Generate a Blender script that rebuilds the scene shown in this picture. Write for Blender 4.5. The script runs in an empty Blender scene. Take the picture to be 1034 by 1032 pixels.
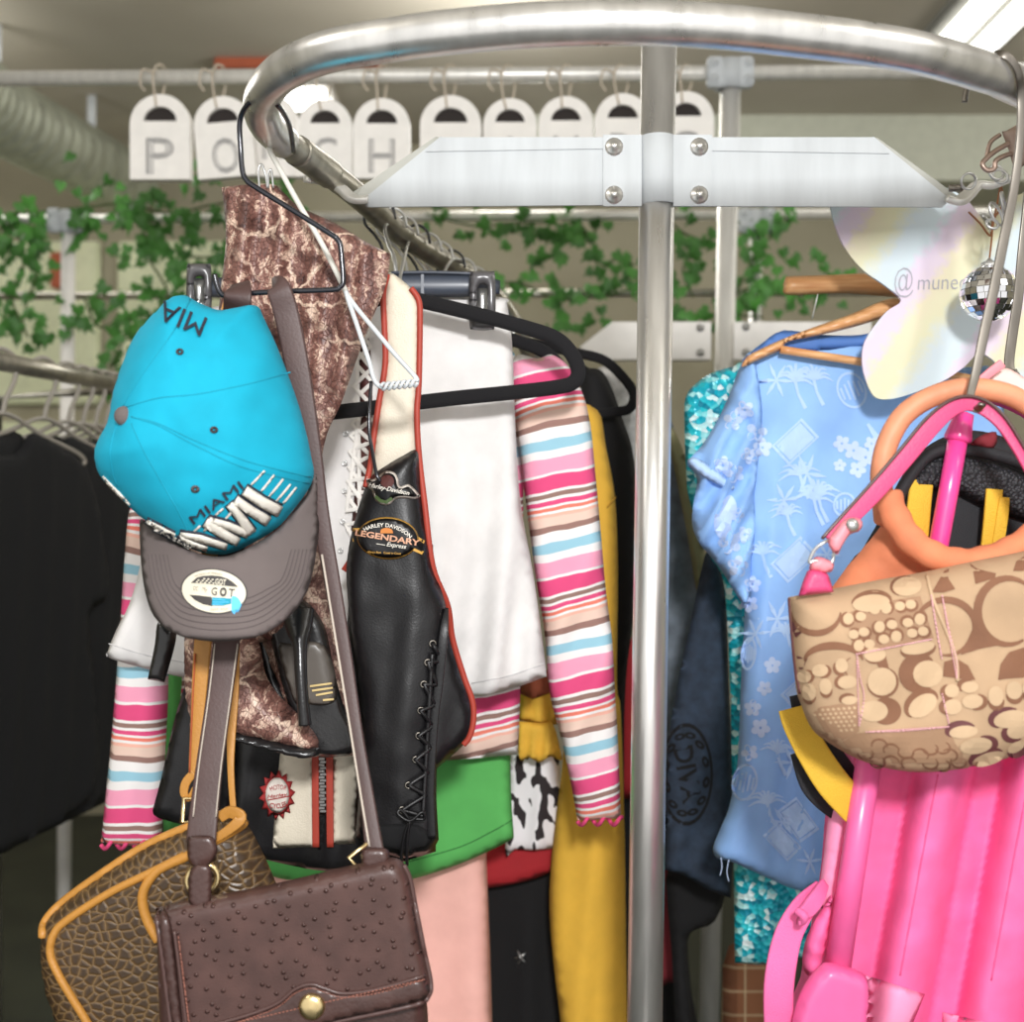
import bpy, bmesh, math, random
import numpy as np
from mathutils import Vector, Matrix, noise
from mathutils.geometry import delaunay_2d_cdt
from mathutils.bvhtree import BVHTree

random.seed(7)
S = bpy.context.scene
COL = S.collection
PI = math.pi
F, CX, CY, EYE = 1200.0, 517.0, 516.0, 1.2      # survey of the shop: eye height 1.2 m, looking along +Y

def W(px, py, d):
    """a surveyed sight line (px, py) at distance d along +Y -> world point"""
    return Vector(((px - CX) / F * d, d, EYE + (CY - py) / F * d))

def lin(c):
    return tuple(((v / 255) / 12.92 if v <= 10 else (((v / 255) + .055) / 1.055) ** 2.4) for v in c)

# ------------------------------------------------------------------ materials
MATS = {}
class NT:
    def __init__(s, name):
        s.m = bpy.data.materials.new(name); s.m.use_nodes = True
        s.t = s.m.node_tree; s.b = s.t.nodes['Principled BSDF']; s.o = s.t.nodes['Material Output']
    def n(s, typ, **kw):
        nd = s.t.nodes.new(typ)
        for k, v in kw.items():
            if k in nd.inputs.keys(): nd.inputs[k].default_value = v
            else: setattr(nd, k, v)
        return nd
    def l(s, a, b): s.t.links.new(a, b)
    def math(s, op, a, b=None, c=None):
        nd = s.t.nodes.new('ShaderNodeMath'); nd.operation = op
        for i, v in enumerate((a, b, c)):
            if v is None: continue
            if isinstance(v, (int, float)): nd.inputs[i].default_value = v
            else: s.l(v, nd.inputs[i])
        return nd.outputs[0]
    def ramp(s, fac, stops, interp='LINEAR'):
        nd = s.t.nodes.new('ShaderNodeValToRGB'); cr = nd.color_ramp; cr.interpolation = interp
        while len(cr.elements) < len(stops): cr.elements.new(.5)
        for e, (p, c) in zip(cr.elements, stops):
            e.position = p; e.color = (*lin(c), 1) if not isinstance(c, float) else (c, c, c, 1)
        s.l(fac, nd.inputs[0]); return nd.outputs[0]
    def mix(s, fac, a, b, mode='MIX'):
        nd = s.t.nodes.new('ShaderNodeMix'); nd.data_type = 'RGBA'; nd.blend_type = mode
        for i, v in ((0, fac), (6, a), (7, b)):
            if isinstance(v, (int, float)): nd.inputs[i].default_value = v
            elif isinstance(v, tuple): nd.inputs[i].default_value = (*lin(v), 1)
            else: s.l(v, nd.inputs[i])
        return nd.outputs[2]
    def bump(s, h, strength=.3, dist=.002):
        nd = s.t.nodes.new('ShaderNodeBump'); nd.inputs['Strength'].default_value = strength
        nd.inputs['Distance'].default_value = dist
        s.l(h, nd.inputs['Height']); s.l(nd.outputs[0], s.b.inputs['Normal'])
    def set(s, **kw):
        for k, v in kw.items(): s.b.inputs[k.replace('_', ' ')].default_value = v
    def obj(s): return s.t.nodes.new('ShaderNodeTexCoord').outputs['Object']
    def uv(s): return s.t.nodes.new('ShaderNodeTexCoord').outputs['UV']
    def noise(s, vec, scale, detail=3, rough=.5, out=0):
        nd = s.n('ShaderNodeTexNoise', Scale=scale, Detail=detail, Roughness=rough); s.l(vec, nd.inputs['Vector']); return nd.outputs[out]
    def vor(s, vec, scale, feature='F1', out='Distance', rnd=1):
        nd = s.n('ShaderNodeTexVoronoi', voronoi_dimensions='2D', feature=feature, Scale=scale, Randomness=rnd); s.l(vec, nd.inputs['Vector']); return nd.outputs[out]
    def mapv(s, vec, scale=(1, 1, 1), rot=(0, 0, 0)):
        nd = s.t.nodes.new('ShaderNodeMapping'); nd.inputs['Scale'].default_value = scale; nd.inputs['Rotation'].default_value = rot
        s.l(vec, nd.inputs['Vector']); return nd.outputs[0]

def mat(name, col, rough=.8, metal=0, var=.025, vscale=30, bump=0, bscale=300, spec=.5, sheen=0, coat=0, wrinkle=0):
    """plain material with slight mottling and an optional weave / grain / wrinkle bump"""
    if name in MATS: return MATS[name]
    a = NT(name); v = a.obj()
    if var:
        f = a.noise(v, vscale, 4)
        dk = tuple(max(0, c * (1 - var)) for c in col); lt = tuple(min(255, c * (1 + var)) for c in col)
        a.l(a.ramp(f, [(.3, dk), (.7, lt)]), a.b.inputs['Base Color'])
    else: a.set(Base_Color=(*lin(col), 1))
    a.set(Roughness=rough, Metallic=metal)
    a.b.inputs['Specular IOR Level'].default_value = spec
    if sheen: a.set(Sheen_Weight=sheen)
    if coat: a.set(Coat_Weight=coat, Coat_Roughness=.2)
    if bump or wrinkle:
        h = a.noise(v, bscale, 2)
        if wrinkle:
            wv = a.mapv(v, (1, 1, .45))
            h = a.math('ADD', a.math('MULTIPLY', h, .12 if bump else 0.0), a.noise(wv, wrinkle, 3, .55))
        a.bump(h, bump or .5, .002 if not wrinkle else .006)
    MATS[name] = a.m
    return a.m

# ------------------------------------------------------------------ mesh data
ORG, BVH = {}, {}
class MD:
    def __init__(s): s.v, s.f, s.uv, s.mi, s.sm = [], [], [], [], []
    def add(s, v, f, uv=None, mi=0, smooth=True):
        o = len(s.v); s.v += [Vector(p) for p in v]
        s.uv += list(uv) if uv is not None else [(p[0] * 10, p[2] * 10) for p in v]
        s.f += [tuple(i + o for i in q) for q in f]; s.mi += [mi] * len(f); s.sm += [smooth] * len(f)
        return s
    def merge(s, other, mi=None):
        o = len(s.v); s.v += other.v; s.uv += other.uv
        s.f += [tuple(i + o for i in q) for q in other.f]
        s.mi += other.mi if mi is None else [mi] * len(other.f); s.sm += other.sm
        return s

def build(name, md, mats, parent=None, origin=None):
    if not isinstance(mats, (list, tuple)): mats = [mats]
    if parent is not None: org = ORG[parent]
    elif origin is not None: org = Vector(origin)
    else:
        a = np.array([tuple(p) for p in md.v]); org = Vector(((a[:, 0].min() + a[:, 0].max()) / 2, (a[:, 1].min() + a[:, 1].max()) / 2, a[:, 2].min()))
    me = bpy.data.meshes.new(name)
    me.from_pydata([p - org for p in md.v], [], md.f)
    for m in mats: me.materials.append(m)
    me.polygons.foreach_set('material_index', md.mi); me.polygons.foreach_set('use_smooth', md.sm)
    ul = me.uv_layers.new(name='UVMap')
    li = np.zeros(len(me.loops), dtype=np.int32); me.loops.foreach_get('vertex_index', li)
    ul.data.foreach_set('uv', np.array(md.uv, dtype=np.float32)[li].ravel())
    bm = bmesh.new(); bm.from_mesh(me); bmesh.ops.recalc_face_normals(bm, faces=bm.faces); bm.to_mesh(me); bm.free()
    me.update()
    o = bpy.data.objects.new(name, me); COL.objects.link(o)
    if parent is not None: o.parent = parent
    else: o.location = org
    ORG[o] = org
    BVH[o] = BVHTree.FromPolygons([tuple(p) for p in md.v], md.f)
    return o

def attach(o, md, m):
    """woven or printed pattern: becomes part of the cloth mesh itself, with its own material slot"""
    me = o.data; org = ORG[o]; me.materials.append(m); k = len(me.materials) - 1
    bm = bmesh.new(); bm.from_mesh(me); vs = [bm.verts.new(p - org) for p in md.v]
    for f in md.f:
        try: q = bm.faces.new([vs[i] for i in f]); q.material_index = k
        except ValueError: pass
    bm.to_mesh(me); bm.free(); me.update()

def tag(o, label, cat, group=None, kind=None):
    if label: o['label'] = label
    if cat: o['category'] = cat
    if group: o['group'] = group
    if kind: o['kind'] = kind
    return o

def thing(name, loc, label, cat, group=None):
    o = bpy.data.objects.new(name, None); COL.objects.link(o); o.location = loc; o.empty_display_size = .05
    ORG[o] = Vector(loc)
    return tag(o, label, cat, group)

def structure(name, md, m):
    o = build(name, md, m); o['kind'] = 'structure'; return o

# ------------------------------------------------------------------ curves
def cr(pts, n=8, closed=False):
    """Catmull-Rom through points of any dimension"""
    P = [np.array(p, float) for p in pts]; out = []; N = len(P)
    rng = range(N) if closed else range(N - 1)
    for i in rng:
        if closed: p0, p1, p2, p3 = P[(i - 1) % N], P[i], P[(i + 1) % N], P[(i + 2) % N]
        else: p0, p1, p2, p3 = P[max(i - 1, 0)], P[i], P[i + 1], P[min(i + 2, N - 1)]
        for k in range(n):
            t = k / n
            out.append(.5 * ((2 * p1) + (-p0 + p2) * t + (2 * p0 - 5 * p1 + 4 * p2 - p3) * t * t + (-p0 + 3 * p1 - 3 * p2 + p3) * t ** 3))
    if not closed: out.append(P[-1])
    return out

def sweep(path, section, closed=False, scale=None, ref=None, caps=True):
    """sweep a closed 2D section [(side, normal)] along world points"""
    P = [Vector(p) for p in path]; n = len(P); md = MD(); k = len(section)
    V = []; prev = None; dist = 0; uv = []
    for i, p in enumerate(P):
        if closed: T = P[(i + 1) % n] - P[i - 1]
        else: T = P[min(i + 1, n - 1)] - P[max(i - 1, 0)]
        if T.length < 1e-9: T = Vector((0, 0, 1))
        T.normalize()
        if ref is not None: Nn = Vector(ref)
        elif prev is None: Nn = Vector((0, -1, 0)) if abs(T.y) < .9 else Vector((0, 0, 1))
        else: Nn = prev
        Nn = Nn - T * Nn.dot(T)
        if Nn.length < 1e-5: Nn = Vector((0, 0, 1)) - T * T.z
        Nn.normalize(); prev = Nn; B = T.cross(Nn)
        if i: dist += (p - P[i - 1]).length
        sc = 1 if scale is None else scale[i]
        sw, st = (sc if isinstance(sc, tuple) else (sc, sc))
        for j, (a, b) in enumerate(section):
            V.append(p + B * a * sw + Nn * b * st); uv.append((j / k, dist * 10))
    Fc = []
    for i in range(n if closed else n - 1):
        i2 = (i + 1) % n
        for j in range(k):
            j2 = (j + 1) % k; Fc.append((i * k + j, i * k + j2, i2 * k + j2, i2 * k + j))
    if not closed and caps: Fc += [tuple(range(k))[::-1], tuple((n - 1) * k + j for j in range(k))]
    return md.add(V, Fc, uv)

def circ(r, n=12): return [(r * math.cos(2 * PI * i / n), r * math.sin(2 * PI * i / n)) for i in range(n)]
def rrect(w, t, n=3):
    """rounded flat section of width w, thickness t"""
    out = []; r = t * .5 * .9
    for cx, cy, a in ((w / 2 - r, t / 2 - r, 0), (-w / 2 + r, t / 2 - r, PI / 2), (-w / 2 + r, -t / 2 + r, PI), (w / 2 - r, -t / 2 + r, 1.5 * PI)):
        for i in range(n): b = a + PI / 2 * i / (n - 1); out.append((cx + r * math.cos(b), cy + r * math.sin(b)))
    return out

FLAT = [(.5, -.25), (.5, .25), (.46, .46), (.4, .5), (0, .52), (-.4, .5), (-.46, .46), (-.5, .25), (-.5, -.25), (-.46, -.46), (-.4, -.5), (.4, -.5), (.46, -.46)]
def wpath(pts, n=8, closed=False, smooth=True):
    q = cr(pts, n, closed) if smooth else pts
    return [W(*p[:3]) for p in q]

def tube(pts, r, n=8, closed=False, smooth=True, seg=12, scale=None):
    return sweep(wpath(pts, n, closed, smooth), circ(r, seg), closed, scale)

def strap(pts, t=.004, n=8, ref=(0, -1, 0), smooth=True):
    """pts (px, py, d, width_px): a flat band facing the aisle"""
    q = cr(pts, n) if smooth else pts
    sc = [(p[3] / F * p[2], t) for p in q]
    return sweep([W(*p[:3]) for p in q], FLAT, False, sc, ref)

# ------------------------------------------------------------------ cloth-like sheets from outlines
def inside(poly, x, y):
    r = np.zeros(len(x), bool); j = len(poly) - 1
    for i in range(len(poly)):
        xi, yi = poly[i]; xj, yj = poly[j]
        c = ((yi > y) != (yj > y))
        if yi != yj: r ^= c & (x < (xj - xi) * (y - yi) / (yj - yi) + xi)
        j = i
    return r
def edist(poly, x, y):
    d = np.full(len(x), 1e9)
    for i in range(len(poly)):
        a = np.array(poly[i - 1]); b = np.array(poly[i]); ab = b - a; L = (ab ** 2).sum()
        if L < 1e-9: continue
        t = np.clip(((x - a[0]) * ab[0] + (y - a[1]) * ab[1]) / L, 0, 1)
        d = np.minimum(d, np.hypot(x - a[0] - t * ab[0], y - a[1] - t * ab[1]))
    return d
def sm(pts, n=6):
    """closed smooth outline; a point given twice stays a sharp corner"""
    out = []; N = len(pts); cs = [i for i in range(N) if pts[i] == pts[(i + 1) % N]]
    if not cs: return [tuple(p) for p in cr(pts, n, True)]
    st = cs[0] + 1; seq = [pts[(st + i) % N] for i in range(N)]; run = [seq[-1]] if False else []
    runs = []; cur = []
    for i, p in enumerate(seq):
        cur.append(p)
        if p == seq[(i + 1) % N]: runs.append(cur); cur = []
    if cur: runs.append(cur)
    for k, r in enumerate(runs):
        q = cr(r, n) if len(r) > 1 else [np.array(r[0], float)]
        out += [tuple(p) for p in q]
    return out
def dens(poly, step):
    out = []
    for i in range(len(poly)):
        a = poly[i]; b = poly[(i + 1) % len(poly)]; L = math.hypot(b[0] - a[0], b[1] - a[1])
        if L < 1e-6: continue
        k = max(1, int(L / step))
        out += [(a[0] + (b[0] - a[0]) * t / k, a[1] + (b[1] - a[1]) * t / k) for t in range(k)]
    return out

def sheet(poly, d, front=.01, back=None, rim=25, step=7, folds=(), wob=0, wscale=60, holes=(), board=None, uvs=100., power=.5):
    """outline -> closed solid.  front/back: bulge of the faces (m) rising over rim px.
    board: hard-edged slab of this thickness instead. folds: (amp m, wavelength px, slant, phase, y0, y1)"""
    back = front * .6 if back is None else back
    P = dens(poly, step * 1.2); H = [dens(h, step) for h in holes]
    x0, y0 = np.min(P, 0); x1, y1 = np.max(P, 0)
    gx, gy = np.meshgrid(np.arange(x0, x1, step), np.arange(y0, y1, step * .87))
    gx = gx + (np.arange(gx.shape[0])[:, None] % 2) * step / 2
    gx, gy = gx.ravel(), gy.ravel()
    ok = inside(P, gx, gy) & (edist(P, gx, gy) > step * .55)
    for h in H: ok &= ~inside(h, gx, gy) & (edist(h, gx, gy) > step * .55)
    pts = [Vector(p) for p in P]; ed = [(i, (i + 1) % len(P)) for i in range(len(P))]
    for h in H:
        o = len(pts); pts += [Vector(p) for p in h]; ed += [(o + i, o + (i + 1) % len(h)) for i in range(len(h))]
    nb = len(pts)
    pts += [Vector((a, b)) for a, b in zip(gx[ok], gy[ok])]
    vo, eo, fo, ov, oe, of = delaunay_2d_cdt(pts, ed, [], 0, 1e-5)
    X = np.array([v[0] for v in vo]); Y = np.array([v[1] for v in vo])
    isb = np.array([any(q < nb for q in l) for l in ov])
    cx = np.array([sum(X[i] for i in f) / len(f) for f in fo]); cy = np.array([sum(Y[i] for i in f) / len(f) for f in fo])
    keep = inside(P, cx, cy)
    for h in H: keep &= ~inside(h, cx, cy)
    tri = [f for f, k in zip(fo, keep) if k]
    if board is None:                        # thin tips: give every triangle an inner point so both faces can round out
        nx, ny, t2 = [], [], []
        for f in tri:
            if all(isb[i] for i in f):
                k = len(X) + len(nx); nx.append(sum(X[i] for i in f) / 3); ny.append(sum(Y[i] for i in f) / 3)
                t2 += [(f[0], f[1], k), (f[1], f[2], k), (f[2], f[0], k)]
            else: t2.append(f)
        tri = t2; X = np.concatenate((X, nx)); Y = np.concatenate((Y, ny)); isb = np.concatenate((isb, np.zeros(len(nx), bool)))
    E = edist(P, X, Y)
    for h in H: E = np.minimum(E, edist(h, X, Y))
    D = np.array([d(a, b) for a, b in zip(X, Y)]) if callable(d) else np.full(len(X), float(d))
    for am, wl, sl, ph, ya, yb in folds:
        g = np.clip((Y - ya) / max(yb - ya, 1e-6), 0, 1) if yb != ya else 1
        u = (X + sl * Y) / wl * 2 * PI + ph
        u = u + .9 * np.sin(Y / 190. + ph * 2) + .5 * np.sin(X / 83. + ph)
        D = D + am * g * (np.sin(u) + .35 * np.sin(2 * u + 1.3))
    if wob:
        D = D + wob * np.array([noise.noise(Vector((a / wscale, b / wscale * .7, wob * 999))) + .5 * noise.noise(Vector((a / wscale * 2.3, b / wscale * 1.9, 5 + wob * 999))) for a, b in zip(X, Y)])
    md = MD(); mid = [W(a, b, c) for a, b, c in zip(X, Y, D)]; n = len(mid)
    uv = [(a / uvs, -b / uvs) for a, b in zip(X, Y)]
    if board is not None:
        used = {}
        for f in tri:
            for i in range(3):
                e = (f[i], f[(i + 1) % 3]); used[tuple(sorted(e))] = used.get(tuple(sorted(e)), 0) + 1
        B = Vector((0, board, 0))
        md.add(mid, tri, uv, 0, False); md.add([p + B for p in mid], [t[::-1] for t in tri], uv, 0, False)
        side = [(a, b, b + n, a + n) for (a, b), c in used.items() if c == 1]
        md.f += side; md.mi += [0] * len(side); md.sm += [False] * len(side)
        return md
    q = np.clip(E / rim, 0, 1); prof = np.maximum(1 - (1 - q) ** 2, 0) ** power
    prof[isb] = 0
    fr = [p + Vector((0, -front * w, 0)) for p, w in zip(mid, prof)]
    idx = {}; bk = []; buv = []
    for i in range(n):
        if isb[i]: idx[i] = i
        else: idx[i] = n + len(bk); bk.append(mid[i] + Vector((0, back * prof[i], 0))); buv.append(uv[i])
    return md.add(fr + bk, tri + [tuple(idx[i] for i in f)[::-1] for f in tri], uv + buv)

def hit(o, px, py, dflt=None):
    """distance of the visible surface of an object (or list) along a sight line"""
    best = None; dr = W(px, py, 1) - Vector((0, 0, EYE)); dr.normalize()
    for q in (o if isinstance(o, (list, tuple)) else [o]):
        loc, nr, i, dd = BVH[q].ray_cast(Vector((0, 0, EYE)), dr)
        if loc is not None and (best is None or loc.y < best): best = loc.y
    return best if best is not None else dflt

def onto(o, dflt, lift=.0015):
    def fn(x, y):
        h = hit(o, x, y)
        if h is None:
            for r in (4, 9, 16):
                for a, b in ((r, 0), (-r, 0), (0, r), (0, -r)):
                    h = hit(o, x + a, y + b)
                    if h is not None: break
                if h is not None: break
        return (dflt if h is None else h) - lift
    return fn
def decal(poly, o, dflt, lift=.0008, thick=.0012, step=5, holes=()):
    return sheet(poly, onto(o, dflt, lift), front=thick, back=.0004, rim=2.5, step=step, holes=holes)
def inlay(poly, o, dflt, lift=.0006, step=5, holes=()):
    """a woven / printed shape lying flat on the cloth it belongs to"""
    return sheet(poly, onto(o, dflt, lift), step=step, holes=holes, board=.0004)
def line_on(o, pts, r, dflt, lift=.0, n=8, smooth=True, step=6, closed=False):
    q = cr(pts, n, closed) if smooth else dens(list(pts) + [pts[-1]], step)
    fn = onto(o, dflt, lift); return sweep([W(p[0], p[1], fn(p[0], p[1])) for p in q], circ(r, 8), closed)
def stroke(pts, w):
    """polyline -> outline of a brush stroke w px wide"""
    P = [np.array(p, float) for p in pts]; L, R = [], []
    for i, p in enumerate(P):
        t = P[min(i + 1, len(P) - 1)] - P[max(i - 1, 0)]; t = t / (np.hypot(*t) + 1e-9); nn = np.array([-t[1], t[0]])
        ww = w if not isinstance(w, (list, tuple)) else w[i]
        L.append(tuple(p + nn * ww / 2)); R.append(tuple(p - nn * ww / 2))
    return L + R[::-1]
def ell(cx, cy, rx, ry, rot=0, n=24, a0=0, a1=2 * PI):
    c, s = math.cos(rot), math.sin(rot); out = []
    full = abs(a1 - a0 - 2 * PI) < 1e-6
    for i in range(n):
        t = a0 + (a1 - a0) * (i / n if full else i / (n - 1)); a, b = rx * math.cos(t), ry * math.sin(t)
        out.append((cx + a * c - b * s, cy + a * s + b * c))
    return out

def text_md(txt, cx, cy, h, fn, rot=0, wid=None, off=0, thick=.0008, shear=0, outline=0, arc=None, sub=0, space=1):
    """lettering as mesh. h: cap height in px, wid: total width px, rot degrees, arc: radius px (+ arches up)"""
    cu = bpy.data.curves.new('lettering', 'FONT'); cu.body = txt; cu.size = 1; cu.align_x = 'CENTER'; cu.offset = off
    cu.shear = shear; cu.resolution_u = 3; cu.space_character = space
    if outline: cu.fill_mode = 'NONE'; cu.bevel_depth = outline; cu.bevel_resolution = 1
    ob = bpy.data.objects.new('lettering', cu); COL.objects.link(ob)
    dg = bpy.context.evaluated_depsgraph_get()
    me = bpy.data.meshes.new_from_object(ob.evaluated_get(dg))
    bm = bmesh.new(); bm.from_mesh(me)
    if not outline: bmesh.ops.triangulate(bm, faces=bm.faces)
    for _ in range(sub): bmesh.ops.subdivide_edges(bm, edges=[e for e in bm.edges if e.calc_length() > .12], cuts=1)
    bm.verts.ensure_lookup_table(); bm.verts.index_update()
    co = np.array([tuple(v.co) for v in bm.verts]); fc = [tuple(v.index for v in f.verts) for f in bm.faces]
    bm.free(); bpy.data.objects.remove(ob); bpy.data.curves.remove(cu); bpy.data.meshes.remove(me)
    if not len(co): return MD()
    xm, xM = co[:, 0].min(), co[:, 0].max(); ym, yM = 0, .73
    sy = h / (yM - ym); sx = sy if wid is None else wid / (xM - xm)
    x = (co[:, 0] - (xm + xM) / 2) * sx; y = (co[:, 1] - (ym + yM) / 2) * sy
    if arc:
        th = x / arc; rr = abs(arc) + (y if arc > 0 else -y)
        x = rr * np.sin(np.abs(th)) * np.sign(x); y = (rr * np.cos(th) - abs(arc)) * (1 if arc > 0 else -1)
    c, s = math.cos(math.radians(rot)), math.sin(math.radians(rot))
    X = cx + x * c - y * s; Y = cy - (x * s + y * c)
    V = []; V2 = []
    for a, b, z in zip(X, Y, co[:, 2]):
        dd = fn(a, b); V.append(W(a, b, dd) + Vector((0, -thick - (z * sy / F * dd if outline else 0), 0))); V2.append(W(a, b, dd))
    md = MD()
    md.add(V, fc, None, 0, False)
    if not outline and thick > .0005:
        cnt = {}
        for f in fc:
            for i in range(len(f)):
                e = (f[i], f[(i + 1) % len(f)]); k = tuple(sorted(e)); cnt[k] = cnt.get(k, 0) + 1
        n = len(V); md.v += V2; md.uv += [(0, 0)] * n
        sd = [(a, b, b + n, a + n) for (a, b), q in cnt.items() if q == 1]
        md.f += sd; md.mi += [0] * len(sd); md.sm += [False] * len(sd)
    return md

def box(x0, x1, y0, y1, z0, z1, bev=0):
    bm = bmesh.new(); bmesh.ops.create_cube(bm, size=1)
    for v in bm.verts: v.co = Vector(((x0 + x1) / 2 + v.co.x * (x1 - x0), (y0 + y1) / 2 + v.co.y * (y1 - y0), (z0 + z1) / 2 + v.co.z * (z1 - z0)))
    if bev: bmesh.ops.bevel(bm, geom=bm.edges, offset=bev, segments=2, affect='EDGES')
    bm.verts.index_update(); md = MD().add([v.co.copy() for v in bm.verts], [tuple(v.index for v in f.verts) for f in bm.faces], None, 0, False); bm.free(); return md

def lathe(c, axis, prof, n=20):
    """solid of revolution: prof [(radius, height along axis)] from point c"""
    a = Vector(axis).normalized(); u = a.orthogonal().normalized(); w = a.cross(u); V = []; Fc = []; k = len(prof)
    for i in range(n):
        t = 2 * PI * i / n
        for r, h in prof: V.append(Vector(c) + a * h + (u * math.cos(t) + w * math.sin(t)) * max(r, 1e-5))
    for i in range(n):
        for j in range(k - 1): i2 = (i + 1) % n; Fc.append((i * k + j, i * k + j + 1, i2 * k + j + 1, i2 * k + j))
    return MD().add(V, Fc)
def ring(c, axis, R, r, n=24, m=8, sx=1):
    a = Vector(axis).normalized(); u = a.orthogonal().normalized(); w = a.cross(u)
    P = [Vector(c) + u * R * sx * math.cos(2 * PI * i / n) + w * R * math.sin(2 * PI * i / n) for i in range(n)]
    return sweep(P, circ(r, m), True)
def bolt(c, r=.006):
    return lathe(c, (0, -1, 0), [(0, .0075), (r * .45, .0075), (r * .5, .006), (r * .5, .004), (r * .9, .004), (r, .0025), (r * 1.35, .0022), (r * 1.4, 0)], 14)
# ------------------------------------------------------------------ shared materials
def metal(name, col, rough=.25, var=.08, streak=60, met=1.0):
    a = NT(name); v = a.mapv(a.obj(), (1, 1, .15)); f = a.noise(v, streak, 4)
    dk = tuple(c * (1 - var) for c in col); lt = tuple(min(255, c * (1 + var)) for c in col)
    a.l(a.ramp(f, [(.3, dk), (.7, lt)]), a.b.inputs['Base Color'])
    a.l(a.ramp(f, [(.2, rough * .8), (.8, rough * 1.3)]), a.b.inputs['Roughness'])
    a.set(Metallic=met); return a.m
M = {}
M['chrome'] = metal('chrome_tube', (226, 224, 220), .3, .05, 60, .85)
M['oldchrome'] = metal('worn_tube', (176, 172, 160), .34, .1, 60, .85)
M['railmetal'] = metal('pale_pipe', (228, 226, 220), .35, .04, 60, .45)
M['galv'] = metal('galvanised_plate', (186, 190, 192), .65, .05, 40, .0)
M['steel'] = metal('steel_wire', (206, 206, 204), .3, .05, 60, .8)
M['greymetal'] = metal('grey_hook_metal', (132, 126, 118), .38)
M['gold'] = metal('brass', (238, 212, 158), .28)
M['blackwire'] = mat('black_wire', (34, 35, 42), .22, .3, 0, coat=.6)
M['whiteplastic'] = mat('white_plastic', (214, 211, 202), .35)
M['greyhanger'] = mat('grey_hanger_plastic', (158, 152, 142), .4)
M['greyplastic'] = mat('grey_plastic', (74, 80, 92), .3, coat=.3)
M['clipgrey'] = mat('clip_plastic', (88, 86, 88), .3, coat=.4)
M['clearplastic'] = mat('clear_plastic', (206, 210, 212), .2)
M['velvet'] = mat('black_velvet', (18, 17, 20), .95, bump=.3, bscale=900)
M['cotton_white'] = mat('white_cotton', (230, 227, 225), .85, bump=.25, bscale=700, wrinkle=9)
M['leather_black'] = mat('black_leather', (20, 19, 21), .4, var=.1, bump=.3, bscale=500, wrinkle=16)
M['leather_cream'] = mat('cream_leather', (226, 216, 196), .5, bump=.25, bscale=500)
M['red_piping'] = mat('red_piping', (170, 62, 46), .55)
M['green'] = mat('green_jersey', (92, 180, 92), .85, bump=.2, bscale=800, wrinkle=7)
M['salmon'] = mat('salmon_jersey', (252, 190, 178), .85, bump=.2, bscale=800)
M['mustard'] = mat('mustard_knit', (228, 178, 62), .85, bump=.25, bscale=800, wrinkle=8)
M['blackcloth'] = mat('black_cloth', (12, 11, 13), .85, bump=.2, bscale=700, wrinkle=8)
M['tee_black'] = mat('black_tee', (17, 17, 19), .95, wrinkle=8)
M['red'] = mat('red_cloth', (166, 30, 38), .8, wrinkle=9)
M['maroon'] = mat('maroon_cloth', (120, 32, 42), .85, wrinkle=8)
M['navy'] = mat('washed_navy_denim', (42, 54, 70), .85, var=.18, vscale=60, bump=.3, bscale=900, wrinkle=10)
M['greydenim'] = mat('grey_denim', (104, 112, 122), .85, var=.2, wrinkle=10)
M['olive'] = mat('olive_cloth', (140, 136, 100), .85, wrinkle=10)
M['strap_brown'] = mat('brown_strap', (74, 53, 50), .5, var=.05, bump=.12, bscale=400)
M['strap_edge'] = mat('strap_edge_stitch', (196, 184, 170), .6)
M['tan'] = mat('tan_leather', (186, 130, 56), .45, bump=.2, bscale=300)
M['cap_teal'] = mat('turquoise_twill', (0, 160, 190), .88, var=.03, vscale=25, bump=.3, bscale=1200, wrinkle=14)
M['cap_seam'] = mat('turquoise_seam', (0, 146, 172), .85)
M['cap_grey'] = mat('grey_twill', (106, 96, 94), .85, bump=.35, bscale=1500)
M['cap_darkgrey'] = mat('dark_grey_stitch', (92, 82, 82), .85)
M['thread_white'] = mat('white_thread', (240, 234, 222), .7, bump=.4, bscale=1500)
M['thread_dark'] = mat('dark_thread', (40, 44, 58), .75)
M['sticker'] = mat('cream_sticker', (226, 218, 198), .4)
M['sticker_dark'] = mat('sticker_ink', (66, 62, 62), .5)
M['sticker_teal'] = mat('sticker_teal', (16, 150, 176), .5)
M['sticker_blue'] = mat('sticker_blue', (96, 190, 240), .5)
M['pale_lilac'] = mat('white_lace', (236, 232, 226), .8)
M['wood'] = None
M['orange'] = mat('orange_fabric', (212, 126, 88), .8, var=.07, bump=.3, bscale=600, wrinkle=16)
M['orangehandle'] = mat('orange_handle', (218, 144, 108), .55, var=.06, wrinkle=20)
M['pinkleather'] = mat('pink_leather', (212, 70, 118), .45, bump=.2, bscale=500)
M['pinkpale'] = mat('pale_pink_leather', (236, 140, 150), .5)
M['pink'] = mat('pink_nylon', (244, 104, 162), .65, var=.05, bump=.25, bscale=900, wrinkle=16)
M['pinkplastic'] = mat('pink_plastic', (240, 100, 160), .4, coat=.3)
M['pinktube'] = mat('pink_tube', (236, 70, 150), .32, coat=.4)
M['pinkweb'] = mat('pink_webbing', (246, 112, 170), .7, bump=.5, bscale=900)
M['black_nylon'] = mat('black_nylon', (30, 30, 34), .7, bump=.4, bscale=800)
M['yellow_web'] = mat('yellow_webbing', (222, 176, 50), .7, bump=.5, bscale=800)
M['leafgreen'] = mat('ivy_leaf', (66, 118, 48), .55, var=.3, vscale=9)
M['vine'] = mat('ivy_stem', (70, 92, 44), .7)
M['signwhite'] = mat('white_painted_board', (238, 234, 228), .5, var=.02)
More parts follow.
